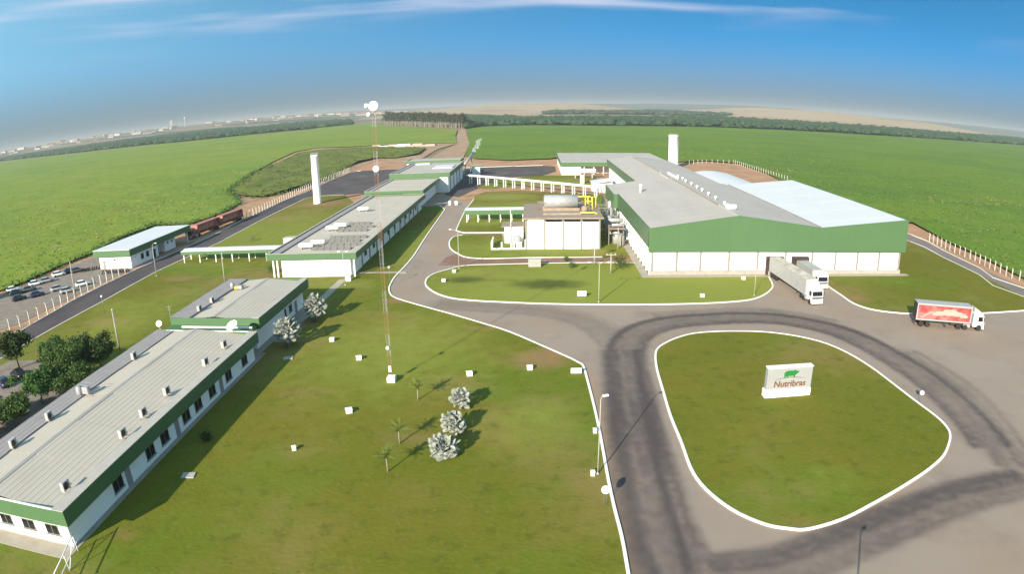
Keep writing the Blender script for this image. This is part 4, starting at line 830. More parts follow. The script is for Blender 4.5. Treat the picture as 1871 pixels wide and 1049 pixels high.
MB().bbox(-1.4, 3.5, 6, 10.5, 0, 4.4, .06).build('wall', 'white', t); MB().box(-2.2, 3.8, 6, 13, 4.41, 4.6).build('roof', 'rust', t)
MB().lathe([(.9, .3), (.95, .5), (.95, 2.5), (.7, 2.9), (.1, 3.05)], 18, (2.0, 2.4, 0)).build('tank', 'steel', t)
MB().bbox(.9, 3.2, .9, 2.0, 0, 1.3).build('casing', 'white_clean', t)
MB().box(-4.5, 4.3, -1.6, -1.4, 0, .5).build('low_wall', 'white', t)
for k, (x, h) in enumerate(((-4.5, 2.3), (-2.0, 2.0), (0.4, 2.0), (4.0, 2.6))): MB().box(x, x + .3, -1.35, -1.05, 0, h).build('post', 'white', t)
MB().box(-4.55, -4.25, -1.0, 6.0, 0, 1.9).build('low_wall', 'white', t)
MB().tube([(.3, 5.5, 0), (.3, 5.5, 8.6), (.3, 4.5, 9.2)], [.13, .1, .07], 8).build('pipe', 'white', t)
MB().tube([(-1.8, 7, 0), (-1.8, 7, 2.6), (-.2, 7, 2.6)], .16, 8).tube([(3.0, 3, 0), (3.0, 3, 5.2)], .09, 8).build('pipe', 'steel', t)

# pipe rack between power house and factory
t = thing('pipe_rack', 'tangle of pipes and vessels against the left side of the factory', 'pipes', (20.6, 172, 0))
for k in range(7):
    x = -1.6 + .55 * k; y = -4 + 5 * k; MB().tube([(x, y - 4, 3.4 + .3 * k), (x, y + 22, 3.8 + .3 * k)], .16 + .03 * (k % 3), 8).build('pipe', ('steel', 'pilaster', 'rust')[k % 3], t)
for k in range(6): MB().tube([(-1.9, -6 + 7 * k, 0), (-1.9, -6 + 7 * k, 6.2)], .12, 6).tube([(1.9, -6 + 7 * k, 0), (1.9, -6 + 7 * k, 6.2)], .12, 6).tube([(-1.9, -6 + 7 * k, 5.2), (1.9, -6 + 7 * k, 5.2)], .1, 6).tube([(-1.9, -6 + 7 * k, 3.0), (1.9, -6 + 7 * k, 3.0)], .1, 6).build('support', 'pilaster', t)
for k, (x, y, r, h) in enumerate(((.2, -4.5, 1.0, 3.6), (1.2, -7.4, .8, 3.0), (-.6, 6, .9, 5.6), (.8, 14, .7, 6.8), (1.3, 21, .6, 7.6))): MB().lathe([(r * .7, 0), (r, .3), (r, h - .4), (r * .6, h), (.1, h + .2)], 14, (x, y, 0)).build('vessel', 'pilaster' if k % 2 else 'steel', t)
MB().drum_x(-1.8, 2.2, -2.4, 5.9, .6, 12).drum_x(-1.2, 2.0, -5.6, 5.2, .45, 12).build('vessel', 'steel', t)
MB().box(-2.1, 2.2, -7.5, -1, 4.4, 4.55).build('platform', 'rust', t)

# conveyor gallery
t = thing('pipe_bridge', 'long white pipe bridge on posts from the left halls to the factory', 'bridge', (-32.0, 306.0, 0)); dx, dy = 57.0, -52.0; Ld = math.hypot(dx, dy); an = math.atan2(dy, dx)
t.rotation_euler = (0, 0, an)
MB().box(0, Ld, -.9, .9, 3.75, 3.95).build('deck', 'concrete', t); MB().box(0, Ld, -1.0, -.9, 3.7, 4.3).build('side_rail', 'white', t); MB().box(0, Ld, .9, 1.0, 3.7, 4.3).build('side_rail', 'white', t)
for k in range(4): MB().tube([(0, -.6 + .4 * k, 4.15), (Ld, -.6 + .4 * k, 4.15)], .13, 8).build('pipe', ('white_clean', 'steel')[k % 2], t)
for k in range(14): MB().box(2 + 5.6 * k, 2.35 + 5.6 * k, -.8, -.5, 0, 3.74).box(2 + 5.6 * k, 2.35 + 5.6 * k, .5, .8, 0, 3.74).build('post', 'white', t)

# ------------------------------------------------------------------ the factory
B = thing('factory', 'huge grey roofed factory with tall green front and white panelled base', 'building', (43.5, 134.5, 0)); ox, oy = 43.5, 134.5
def roofz(x):
    if x <= 43.5: return 10.2 + (x - 23.7) * (13.05 - 10.2) / 19.8
    if x <= 63.4: return 13.05 - (x - 43.5) * (13.05 - 10.65) / 19.9
    return 10.65 + (x - 63.4) * (12.85 - 10.65) / 22.9
cuts = [23.7 + 2.2 * i for i in range(9)] + [43.5 + 2.21 * i for i in range(9)] + [63.4 + 2.29 * i for i in range(11)]
for a, b_ in zip(cuts[:-1], cuts[1:]):
    MB().add([(a + .004 - ox, 0, 5.35), (b_ - .004 - ox, 0, 5.35), (b_ - .004 - ox, 0, roofz(b_) + .15), (a + .004 - ox, 0, roofz(a) + .15), (a + .004 - ox, .25, 5.35), (b_ - .004 - ox, .25, 5.35), (b_ - .004 - ox, .25, roofz(b_) + .15), (a + .004 - ox, .25, roofz(a) + .15)],
             [(0, 1, 2, 3), (4, 7, 6, 5), (0, 4, 5, 1), (1, 5, 6, 2), (2, 6, 7, 3), (3, 7, 4, 0)]).build('cladding_panel', 'green_metal', B)
MB().box(cuts[0] - ox, cuts[-1] - ox, .26, .6, 5.45, 9.6).build('backing_wall', 'green_metal', B)
def roofplane(x0, x1, y0, y1, m, th=.22, name='roof', dz=0):
    xs = [x0] + [x for x in (43.5, 63.4) if x0 < x < x1] + [x1]; b = MB(); v = []
    for x in xs:
        z = roofz(x) + dz
        v += [(x - ox, y0 - oy, z), (x - ox, y1 - oy, z), (x - ox, y1 - oy, z - th), (x - ox, y0 - oy, z - th)]
    f = []
    for i in range(len(xs) - 1):
        for k in range(4): f.append((i * 4 + k, i * 4 + 4 + k, i * 4 + 4 + (k + 1) % 4, i * 4 + (k + 1) % 4))
    f += [(0, 1, 2, 3), tuple(4 * (len(xs) - 1) + k for k in (3, 2, 1, 0))]
    b.add(v, f); return b.build(name, m, B)
def bays(x0, x1, y0, y1, m, n): 
    for i in range(n): roofplane(x0, x1, y0 + (y1 - y0) * i / n + .02, y0 + (y1 - y0) * (i + 1) / n - .02, m, name='roof_bay', dz=.006 * (i % 2))
bays(23.9, 43.49, 134.8, 188.6, 'roof_factory', 9); bays(43.51, 63.3, 134.8, 188.6, 'roof_factory', 9)
bays(22.7, 43.49, 188.64, 211.8, 'roof_factory', 4); bays(43.51, 63.3, 188.64, 211.8, 'roof_factory', 4)
bays(32.4, 43.49, 211.84, 297, 'roof_factory', 14); bays(43.51, 61.0, 211.84, 297, 'roof_factory', 14)
bays(63.42, 86.3, 134.8, 210.2, 'roof_white', 12)
MB().extrude_y([(-.5, 12.98), (0, 13.2), (.5, 12.98), (0, 13.05)], .2, 162).build('ridge_cap', 'cap', B)
MB().box(63.33 - ox, 63.41 - ox, .3, 75.6, 10.4, 10.95).build('gutter', 'roof_grey', B)
# left side band and wall
MB().box(23.7 - ox, 23.95 - ox, .26, 54.3, 6.1, 10.35).build('fascia', 'green_metal', B)
MB().box(22.5 - ox, 22.7 - ox, 54.1, 77.5, 6.1, 10.15).build('fascia', 'green_metal', B); MB().box(22.72 - ox, 23.9 - ox, 54.1, 54.25, 6.1, 10.2).build('fascia', 'green_metal', B)
MB().box(22.5 - ox, 33 - ox, 77.5, 77.7, 6.1, 10.3).build('fascia', 'green_metal', B)
MB().box(32.2 - ox, 32.4 - ox, 77.4, 162.5, 8.6, 11.5).build('fascia', 'green_metal', B)
MB().box(86.3 - ox, 86.5 - ox, 0, 75.7, 5.35, 13.0).build('fascia', 'green_metal', B); MB().box(63.4 - ox, 86.3 - ox, 75.72, 75.9, 5.35, 10.6).build('fascia', 'green_metal', B)
MB().box(24.6 - ox, 85.4 - ox, .8, 77, .0, 5.5).box(33.2 - ox, 60.5 - ox, 77.01, 162, 0, 8.6).build('wall', 'white', B)
MB().box(24.2 - ox, 85.8 - ox, .45, .79, 0, 1.0).build('plinth', 'plinth', B)
PX = [24.6, 30.0, 35.3, 41.8, 48.5, 55.2, 61.8, 67.8, 73.6, 79.5, 85.2]
for i, x in enumerate(PX): MB().box(x - .16 - ox, x + .16 - ox, .4, .795, 1.005, 5.34).build('pilaster', 'pilaster', B)
for i, (a, b_) in enumerate(zip(PX[:-1], PX[1:])):
    if i in (4, 5): continue
    MB().box(a + .3 - ox, b_ - .3 - ox, .68, .795, 1.05, 4.6).build('wall_panel', 'white_clean', B)
MB().box(48.8 - ox, 50.4 - ox, .68, .795, 1.05, 4.6).box(54.5 - ox, 54.9 - ox, .68, .795, 1.05, 4.6).box(55.5 - ox, 56.5 - ox, .68, .795, 1.05, 4.6).box(61.0 - ox, 61.5 - ox, .68, .795, 1.05, 4.6).build('wall_panel', 'white_clean', B)
for k in range(13): MB().box(24.05 - ox, 24.59 - ox, .9 + 4.1 * k, 1.35 + 4.1 * k, 0, 6.3).build('pilaster', 'white', B)
for k in range(13): MB().box(24.4 - ox, 24.595 - ox, 1.6 + 4.1 * k, 4.7 + 4.1 * k, .8, 6.0).build('wall_panel', 'white', B)
for x in (50.6, 56.8):
    MB().box(x - .1 - ox, x + .35 - ox, -.25, .66, .15, 4.15).box(x + 3.45 - ox, x + 3.9 - ox, -.25, .66, .15, 4.15).box(x + .352 - ox, x + 3.448 - ox, -.25, .66, 3.55, 4.15).build('dock_shelter', 'dock', B)
    d = MB().box(x + .352 - ox, x + 3.448 - ox, .5, .66, .95, 3.548).build('dock_door', 'chassis', B)
    MB().box(x + 1.6 - ox, x + 2.4 - ox, .44, .498, 3.0, 3.25).build('door_window', 'white_clean', d); MB().box(x - ox, x + 3.8 - ox, -.1, .38, 0, .94).build('dock_leveller', 'concrete', B)
# ridge ventilators, each a part with its cowl
vm = MB().lathe([(.22, 0), (.22, .5), (.36, .55), (.40, .8), (.25, .95), (.05, 1.0)], 12).mesh('roof_vent', 'white_clean')
for x, y in ((44.6, 147.6), (45.0, 151.5), (45.3, 160.7), (45.5, 168.6), (45.7, 176.2), (45.9, 183), (46.1, 190.8), (45.9, 197.6), (44.6, 203), (44.6, 206), (44.6, 209), (44.6, 212), (44.6, 215), (44.6, 218), (46.6, 205), (46.6, 212)): ob('roof_vent', vm, B, (x - ox, y - oy, roofz(x) - .05))
ob('roof_vent', MB().lathe([(.35, 0), (.35, 1.9), (.55, 2.0), (.5, 2.4), (.1, 2.5)], 12).mesh('roof_vent', 'white_clean'), B, (30.0 - ox, 186 - oy, 11))
MB().bbox(0, 2.4, -.5, .5, 0, .9).build('roof_duct', 'white_clean', B, (43.7 - ox, 145.8 - oy, 13.0))
for a, b_ in ((150, 205), (207, 222), (226, 290)): MB().box(43.0 - ox, 43.2 - ox, a - oy, b_ - oy, 13.0, 13.22).build('ridge_pipe', 'rust', B)
for k, y in enumerate((208, 211, 214, 217, 220)): MB().bbox(-.45, .35, -.2, .2, 0, .35).build('roof_vent', 'steel', B, (42.2 - ox, y - oy, 12.85))
# annexes behind
B2 = thing('annex', 'low white barrel roofed annex behind the factory', 'building', (72.5, 212, 0))
pr = [(-8.4 + 16.8 * i / 12, 8.4 + 1.0 * math.sin(math.pi * i / 12)) for i in range(13)]
for k in range(8): MB().extrude_y(pr + [(8.4, 8.1), (-8.4, 8.1)], 7.2 * k + .02, 7.2 * k + 7.15).build('roof_bay', 'roof_white', B2)
MB().box(-8, 8, .3, 57, 0, 8.1).build('wall', 'white', B2); MB().extrude_x([(-1.2, 9.6), (-1.2, 10.7), (2.4, 9.9), (2.4, 9.2)], -8.2, -3).build('gable', 'green', B2)
B3 = thing('rear_block', 'grey roofed block with green fascia at the far left end of the factory', 'building', (41.5, 338.0, 0)); w, l = 28.7, 65.0
MB().box(-w + .4, -w + 10.5, .5, l - .5, 0, 4.6).box(w - 20, w - .4, .5, l - .5, 0, 4.6).box(-w + 10.5, w - 20, 9, l - .5, 0, 4.6).build('wall', 'white', B3)
ring_fascia(B3, -w, w, 0, l, 4.3, 6.6, .2, m='green_metal', cap=None); 
for i in range(8): MB().box(-w + .1 + i * (2 * w - .2) / 8, -w + .1 + (i + 1) * (2 * w - .2) / 8 - .05, -.02, l + .02, 6.602, 6.72 + .01 * (i % 2)).build('roof_bay', 'roof_factory', B3)
panes(B3, -w + 8, .5, 2.2, 2.2, 1.2, 'x', 1, -1)
for k in range(4): MB().box(-w + 12 + 5 * k, -w + 12.35 + 5 * k, .4, .75, 0, 4.3).build('column', 'white', B3)
t = thing('gas_tank', 'white horizontal tank on a pedestal before the rear block', 'tank', (23.5, 322, 0)); MB().drum_x(-6, 6, 0, 3.6, 1.2, 16).build('vessel', 'white_clean', t); MB().box(-4.4, -3.9, -1, 1, 0, 2.6).box(3.9, 4.4, -1, 1, 0, 2.6).build('saddle', 'concrete', t)
t = thing('concrete_post', 'stout white pillar below the horizontal tank', 'pillar', (21.2, 300, 0)); MB().bbox(-.9, .9, -.9, .9, 0, 3.9, .08).build('shaft', 'white', t); MB().bbox(-1.1, 1.1, -1.1, 1.1, 3.9, 4.2, .05).build('top', 'cap', t)
t = thing('pump_house', 'small white pump house with pale sloping roof beside the factory wing', 'building', (27.5, 268, 0)); MB().bbox(-4.2, 4.0, 0, 9, 0, 3.8, .05).build('wall', 'white', t)
MB().extrude_y([(-4.6, 3.81), (-4.6, 4.05), (4.3, 5.2), (4.3, 4.95)], -.6, 9.6).build('roof', 'roof_white', t); slab_door(t, -.5, 0, 0, 1, 2.1, 'x', -1)
for k in (-3, 3): MB().lathe([(.6, 0), (.6, 3.6), (.3, 3.9)], 12, (k, -1.4, 0)).build('tank', 'white_clean', t)

# ------------------------------------------------------------------ water towers
def water_tower(lab, x, y, r, h):
    t = thing('water_tower', lab, 'water tower', (x, y, 0)); MB().lathe([(r * 1.06, 0), (r * 1.06, .4), (r, .45), (r, h * .97), (r * 1.05, h * .975), (r * 1.05, h), (r * .9, h + .02), (r * .88, h - .3), (.1, h - .3)], 28).build('shaft', 'white_clean', t)
    b = MB(); 
    for k in range(14): a = 2 * math.pi * k / 14; b.tube([(r * math.cos(a), r * math.sin(a), h), (r * math.cos(a), r * math.sin(a), h + .9)], .05, 5)
    for z in (.5, .9): b.tube([(r * math.cos(2 * math.pi * k / 24), r * math.sin(2 * math.pi * k / 24), h + z) for k in range(25)], .04, 5, caps=False)
    b.build('guard_rail', 'steel', t)
    b = MB()
    for s in (-.25, .25): b.tube([(r + .25, s, .5), (r + .25, s, h + .6)], .05, 5)
    for k in range(int(h / .6)): b.tube([(r + .25, -.25, .6 + .6 * k), (r + .25, .25, .6 + .6 * k)], .03, 4)
    for k in range(int(h / 1.5)): b.tube([(r + .6 , .45 * math.cos(q), 2.5 + 1.5 * k + 0 * q) if False else (r + .25 + .4 * math.sin(q), .4 * math.cos(q), 2.5 + 1.5 * k) for q in np.linspace(0, math.pi, 7)], .03, 4)
    b.build('ladder', 'steel', t)
water_tower('slim white water tower beside the left road', -88.4, 253.8, 1.45, 19.8)
water_tower('stout white water tower behind the factory', 80.0, 378.0, 2.8, 19.0)

# ------------------------------------------------------------------ lattice mast
t = thing('lattice_mast', 'tall slender red and white lattice mast carrying round dishes on the lawn', 'mast', (-19.8, 80.2, 0)); HM = 37.0; fw = .27
MB().bbox(-.55, .55, -.55, .55, 0, .85, .04).build('footing', 'white', t)
leg = [(fw * math.cos(a), fw * math.sin(a)) for a in (R(90), R(210), R(330))]
for k in range(12):
    z0, z1 = .85 + (HM - .85) * k / 12, .85 + (HM - .85) * (k + 1) / 12; b = MB()
    for x, y in leg: b.tube([(x, y, z0), (x, y, z1)], .015, 5)
    m_ = 5
    for j in range(m_):
        za, zb = z0 + (z1 - z0) * j / m_, z0 + (z1 - z0) * (j + 1) / m_
        for i in range(3): p, q = leg[i], leg[(i + 1) % 3]; b.tube([(*p, za), (*q, zb)], .0065, 4).tube([(*p, zb), (*q, zb)], .0065, 4)
    b.build('mast_section', 'orange' if k % 2 == 0 else 'mast_white', t)
def mdish(z, r, off, aim):
    d = MB().lathe([(.05, .02), (r * .8, .05), (r, .12), (r, .34), (r * .92, .42), (r * .5, .5), (.05, .52)], 24).build('dish', 'white_clean', t); d.location = (off[0], off[1], z); d.rotation_euler = Vector(aim).to_track_quat('Z', 'Y').to_euler()
mdish(36.6, .64, (.1, -.4, 0), (.15, -1, .05)); mdish(36.7, .3, (-.65, -.1, 0), (-.9, -.5, 0)); mdish(35.6, .28, (-.45, -.2, 0), (-.5, -.9, 0)); mdish(28.8, .42, (.1, -.4, 0), (.1, -1, 0)); mdish(5.2, .25, (0, -.35, 0), (0, -1, 0))
MB().bbox(-.2, .2, -.5, -.3, 1.7, 2.5, .03).build('cabinet', 'white_clean', t)

# ------------------------------------------------------------------ sign on the island
t = thing('monument_sign', 'white monument sign with green pig logo on the roundabout island', 'sign', (32.5, 73.6, .08), R(3)); w = 3.25
MB().bbox(-w - .12, w + .02, -.15, 1.0, 0, 1.05, .05).build('base', 'white_clean', t)
MB().bbox(-w, w, .0, .85, 1.055, 4.0, .06).build('panel', 'sign_face', t); MB().box(-w - .03, w + .03, -.03, .9, 4.003, 4.12).build('cap', 'white_clean', t)
cu = bpy.data.curves.new('lettering', 'FONT'); cu.body = 'Nutribras'; cu.size = 1.18; cu.extrude = .02; cu.align_x = 'CENTER'; cu.shear = .08; cu.offset = .022
to = bpy.data.objects.new('lettering_curve', cu); COL.objects.link(to); bpy.context.view_layer.update()
lm = bpy.data.meshes.new_from_object(to); bpy.data.objects.remove(to); lm.materials.clear(); lm.materials.append(M['logo_brown'])
lo = ob('lettering', lm, t, (.05, -.022, 1.42)); lo.rotation_euler = (R(90), 0, 0)
pig = [(-.92, .18), (-.96, .42), (-.86, .66), (-.62, .80), (-.25, .84), (.1, .82), (.38, .85), (.5, .94), (.56, .82), (.74, .76), (.98, .72), (.99, .58), (.86, .50), (.72, .40), (.60, .28), (.50, .20), (.46, -.02), (.30, -.02), (.28, .16), (0, .12), (-.3, .14), (-.42, .12), (-.44, -.03), (-.60, -.03), (-.64, .14), (-.74, .10), (-.78, -.02), (-.92, -.02)]
pg = MB(); n = len(pig); pg.add([(x * 1.1, -.035, z * 1.08) for x, z in pig] + [(x * 1.1, -.004, z * 1.08) for x, z in pig], [tuple(range(n)), tuple(reversed(range(n, 2 * n)))] + [(i, n + i, n + (i + 1) % n, (i + 1) % n) for i in range(n)])
pg.build('logo', 'logo_green', t, (.12, 0, 2.72))
MB().tube([(-2.3 + 4.6 * k / 14, -.005, 2.42 + .26 * math.sin(math.pi * k / 14)) for k in range(15)], [.012 + .03 * math.sin(math.pi * k / 14) for k in range(15)], 6).build('logo_line', 'logo_brown', t)

# ------------------------------------------------------------------ vehicles
def wheel(parent, x, y, r, wd, side):
    b = MB(); prof = [(r * .55, -wd / 2), (r * .95, -wd / 2), (r, -wd * .35), (r, wd * .35), (r * .95, wd / 2), (r * .55, wd / 2)]
    o = b.lathe(prof, 16).build('wheel', 'tyre', parent, (x, y, r)); o.rotation_euler = (0, R(90), 0)
    MB().lathe([(r * .54, -wd * .42), (r * .54, wd * .42), (r * .3, wd * .40 * 1), (.05, wd * .46)], 12).build('rim', 'rim', o)
    return o
def cab(t, y0, paint='white_clean', win='glass'):
    """cab-over tractor: rear of cab at y0, faces +y"""
    prof = [(0, .75), (0, 3.05), (.25, 3.45), (1.2, 3.5), (1.85, 3.2), (2.12, 2.75), (2.3, 1.75), (2.34, .95), (2.25, .45), (1.95, .42), (1.9, .75), (1.75, 1.05), (1.35, 1.15), (.95, 1.05), (.8, .75)]
    MB().extrude_x([(y0 + a, z) for a, z in prof], -1.22, 1.22).build('cab', paint, t)
    MB().add([(-1.08, y0 + 2.145, 2.70), (1.08, y0 + 2.145, 2.70), (1.12, y0 + 2.315, 1.80), (-1.12, y0 + 2.315, 1.80), (-1.08, y0 + 2.10, 2.70), (1.08, y0 + 2.10, 2.70), (1.12, y0 + 2.27, 1.80), (-1.12, y0 + 2.27, 1.80)], [(0, 1, 2, 3), (4, 7, 6, 5), (0, 4, 5, 1), (1, 5, 6, 2), (2, 6, 7, 3), (3, 7, 4, 0)]).build('windscreen', win, t)
    for s in (-1, 1):
        MB().add([(s * 1.235, y0 + a, z) for a, z in ((1.0, 1.75), (2.05, 1.75), (1.9, 2.65), (1.0, 2.65))] + [(s * 1.2, y0 + a, z) for a, z in ((1.0, 1.75), (2.05, 1.75), (1.9, 2.65), (1.0, 2.65))], [(0, 1, 2, 3), (4, 7, 6, 5), (0, 4, 5, 1), (1, 5, 6, 2), (2, 6, 7, 3), (3, 7, 4, 0)]).build('side_window', win, t)
        MB().box(min(s * 1.0, s * .6), max(s * 1.0, s * .6), y0 + 2.28, y0 + 2.36, .62, .86).build('headlight', 'light_glass', t)
        MB().box(min(s * 1.3, s * 1.5), max(s * 1.3, s * 1.5), y0 + 2.1, y0 + 2.2, 1.85, 2.65).build('mirror', 'chassis', t)
        MB().bbox(min(s * .75, s * 1.2), max(s * .75, s * 1.2), y0 - 1.9, y0 - .4, .5, 1.1, .08).build('fuel_tank', 'steel', t)
    MB().box(-1.15, 1.15, y0 + 2.33, y0 + 2.37, 1.25, 1.62).build('grille', 'chassis', t); MB().box(-1.24, 1.24, y0 + 2.24, y0 + 2.42, .38, .60).build('bumper', paint, t)
    MB().box(-.45, .45, y0 - 4.2, y0 + 2.0, .62, .95).build('chassis', 'chassis', t)
def truck(lab, loc, rz, L, box_mats, H0=1.25, H1=4.25, cabpaint='white_clean', rear_axles=3, roof='tarp', art=False):
    t = thing('truck', lab, 'truck', loc, rz)
    MB().box(-1.3, 1.3, 0, L, H0, H1).build('cargo_box', box_mats, t)
    MB().box(-1.3, 1.3, 0, L, H1 + .003, H1 + .05).build('box_roof', roof, t)
    for s in (-1, 1):
        for z in (H0 - .02, H1 - .16): MB().box(min(s * 1.303, s * 1.35), max(s * 1.303, s * 1.35), 0, L, z, z + .16).build('rail', 'trailer_white', t)
        for y in (0, L - .16): MB().box(min(s * 1.303, s * 1.345), max(s * 1.303, s * 1.345), y, y + .16, H0 + .143, H1 - .163).build('rail', 'trailer_white', t)
        MB().box(min(s * .04, s * 1.24), max(s * .04, s * 1.24), -.05, -.003, H0 + .05, H1 - .05).build('rear_door', 'chassis', t)
        MB().box(min(s * .8, s * 1.15), max(s * .8, s * 1.15), -.09, -.05, H0 - .25, H0 - .05).build('tail_light', 'tail', t)
    MB().box(-.5, .5, .2, L - .6, .95, H0 - .004).build('underframe', 'chassis', t); MB().box(-1.2, 1.2, -.08, .06, .55, .72).build('rear_bumper', 'chassis', t)
    for k in range(rear_axles):
        for s in (-1, 1): wheel(t, s * 1.02, 1.2 + 1.3 * k, .5, .5, s)
    for s in (-1, 1): MB().box(min(s * .7, s * 1.25), max(s * .7, s * 1.25), .5, 1.9 + 1.3 * (rear_axles - 1), 1.06, 1.12).build('mudguard', 'chassis', t)
    y0 = L + .55; cab(t, y0, cabpaint)
    MB().extrude_x([(y0 + .1, 3.46), (y0 + .1, H1 - .1), (y0 + 1.2, 3.53)], -.95, .95).build('wind_deflector', cabpaint, t)
    for y in (y0 - 2.8, y0 - 1.45) if L > 9 else (y0 - 2.8,):
        for s in (-1, 1): wheel(t, s * 1.0, y, .5, .5, s)
    for s in (-1, 1): wheel(t, s * 1.08, y0 + 1.35, .5, .32, s)
    MB().box(-.9, -.7, y0 - 5.5, y0 - 5.3, .2, H0).box(.7, .9, y0 - 5.5, y0 - 5.3, .2, H0).build('landing_leg', 'chassis', t)
    return t
truck('white articulated truck with long tan roofed trailer backed into the left dock', (52.3, 134.0, 0), R(180 - (-2.5)), 19.0 - .0, 'trailer_white')
truck('shorter white truck parked at the right dock behind the long one', (58.9, 134.0, 0), R(181), 8.6, 'trailer_white', 1.25, 3.5, rear_axles=2, roof='trailer_white')
t = truck('truck with red printed side panels and white frame on the road at right', (68.2, 100.1, 0), math.atan2(95.8 - 100.1, 81.6 - 68.2) - R(90), 11.0, 'trailer_white', 1.3, 4.3, rear_axles=2, roof='trailer_white')
for s in (-1, 1):
    p = MB().box(min(s * 1.306, s * 1.325), max(s * 1.306, s * 1.325), .2, 10.8, 1.5, 4.08).build('side_panel', 'box_red', t)
    b = MB()
    for k, (y, z, ry, rz_) in enumerate(((6.6, 3.0, 1.7, .62), (5.0, 2.8, 1.5, .4), (8.2, 2.8, 1.2, .45), (9.4, 2.5, .9, .35), (4.2, 2.5, 1.2, .22))):
        c = [(s * (1.328 + .002 * k), y + ry * math.cos(2 * math.pi * i / 18) * (1 + .12 * math.sin(3 * i)), z + rz_ * math.sin(2 * math.pi * i / 18) * (1 + .15 * math.cos(2 * i))) for i in range(18)]; b.add(c, [tuple(range(18))])
    b.add([(s * 1.3275, y, z) for y, z in ((.7, 1.75), (2.6, 2.9), (9.9, 3.05), (10.0, 2.95), (2.7, 2.7), (1.2, 1.75))], [(0, 1, 2, 3, 4, 5)])
    b.build('print', 'print_pale', p)
# maroon livestock road train by the gatehouse
t = thing('livestock_truck', 'maroon livestock truck with slatted trailer standing on the left road verge', 'truck', (-108.4, 222, 0), R(180 - 3.5))
for k, y0 in enumerate((0, 17.0)):
    L = 15.0; MB().box(-1.25, 1.25, y0, y0 + L, 1.0, 1.25).build('deck', 'maroon', t); MB().box(-1.3, 1.3, y0, y0 + L, 3.9, 4.0).build('top', 'maroon_light', t)
    for s in (-1, 1):
        for j in range(7): MB().box(min(s * 1.25, s * 1.31), max(s * 1.25, s * 1.31), y0, y0 + L, 1.3 + .38 * j, 1.56 + .38 * j).build('slat', 'maroon', t)
        for j in range(6): MB().box(min(s * 1.315, s * 1.38), max(s * 1.315, s * 1.38), y0 + .3 + 2.8 * j, y0 + .5 + 2.8 * j, 1.0, 3.9).build('stake', 'maroon_light', t)
    MB().box(-1.25, 1.25, y0 - .02, y0 + .05, 1.3, 3.85).box(-1.25, 1.25, y0 + L - .05, y0 + L + .02, 1.3, 3.85).build('end_panel', 'maroon_light', t); MB().box(-.4, .4, y0, y0 + L + 1.5, .7, .99).build('underframe', 'chassis', t)
    for j in range(3):
        for s in (-1, 1): wheel(t, s * 1.0, y0 + 1.5 + 1.3 * j + (0 if k == 0 else 0), .5, .45, s)
cab(t, 33.5, 'maroon_light')
for s in (-1, 1): wheel(t, s * 1.05, 34.9, .5, .32, s); wheel(t, s * 1.0, 30.8, .5, .45, s)

def car_proto():
    t = thing('car', '', 'car', (0, 0, 0), 0, 'parked cars')
    st = [(-2.05, .42, .62, .70), (-1.95, .30, .86, .82), (-1.3, .24, .94, .86), (0, .22, .92, .87), (.9, .22, .92, .86), (1.5, .24, .82, .84), (1.95, .30, .70, .76), (2.1, .40, .55, .62)]
    b = MB(); v = []; f = []
    for y, z0, z1, w in st: v += [(-w * .93, y, z0), (-w, y, (z0 + z1) / 2), (-w * .94, y, z1), (-w * .5, y, z1 + .03), (w * .5, y, z1 + .03), (w * .94, y, z1), (w, y, (z0 + z1) / 2), (w * .93, y, z0)]
    for i in range(len(st) - 1):
        for k in range(8): f.append((i * 8 + k, i * 8 + (k + 1) % 8, i * 8 + 8 + (k + 1) % 8, i * 8 + 8 + k))
    f += [tuple(range(8)), tuple(reversed(range(8 * (len(st) - 1), 8 * len(st))))]
    b.add(v, f, 0, True); body = b.build('body', 'car_white', t)
    b = MB(); b.add([(-.80, -1.75, .93), (.80, -1.75, .93), (.80, .95, .90), (-.80, .95, .90), (-.62, -1.15, 1.42), (.62, -1.15, 1.42), (.62, .25, 1.42), (-.62, .25, 1.42)], [(0, 1, 5, 4), (1, 2, 6, 5), (2, 3, 7, 6), (3, 0, 4, 7), (4, 5, 6, 7)]); b.build('windows', 'glass', t)
    rf = MB(); rf.bbox(-.64, .64, -1.2, .3, 1.40, 1.48, .03); rf = rf.build('roof', 'car_white', t)
    for o in (body, rf): o.material_slots[0].link = 'OBJECT'; o.material_slots[0].material = M['car_white']
    for s in (-1, 1):
        for y in (-1.25, 1.3): wheel(t, s * .76, y, .31, .2, s)
        MB().box(min(s * .45, s * .68), max(s * .45, s * .68), 2.0, 2.09, .56, .68).build('headlight', 'light_glass', t); MB().box(min(s * .5, s * .75), max(s * .5, s * .75), -2.04, -1.97, .68, .82).build('tail_light', 'tail', t)
        MB().box(min(s * .86, s * 1.0), max(s * .86, s * 1.0), .72, .82, .92, 1.04).build('mirror', 'chassis', t)
    return t
c0 = car_proto()
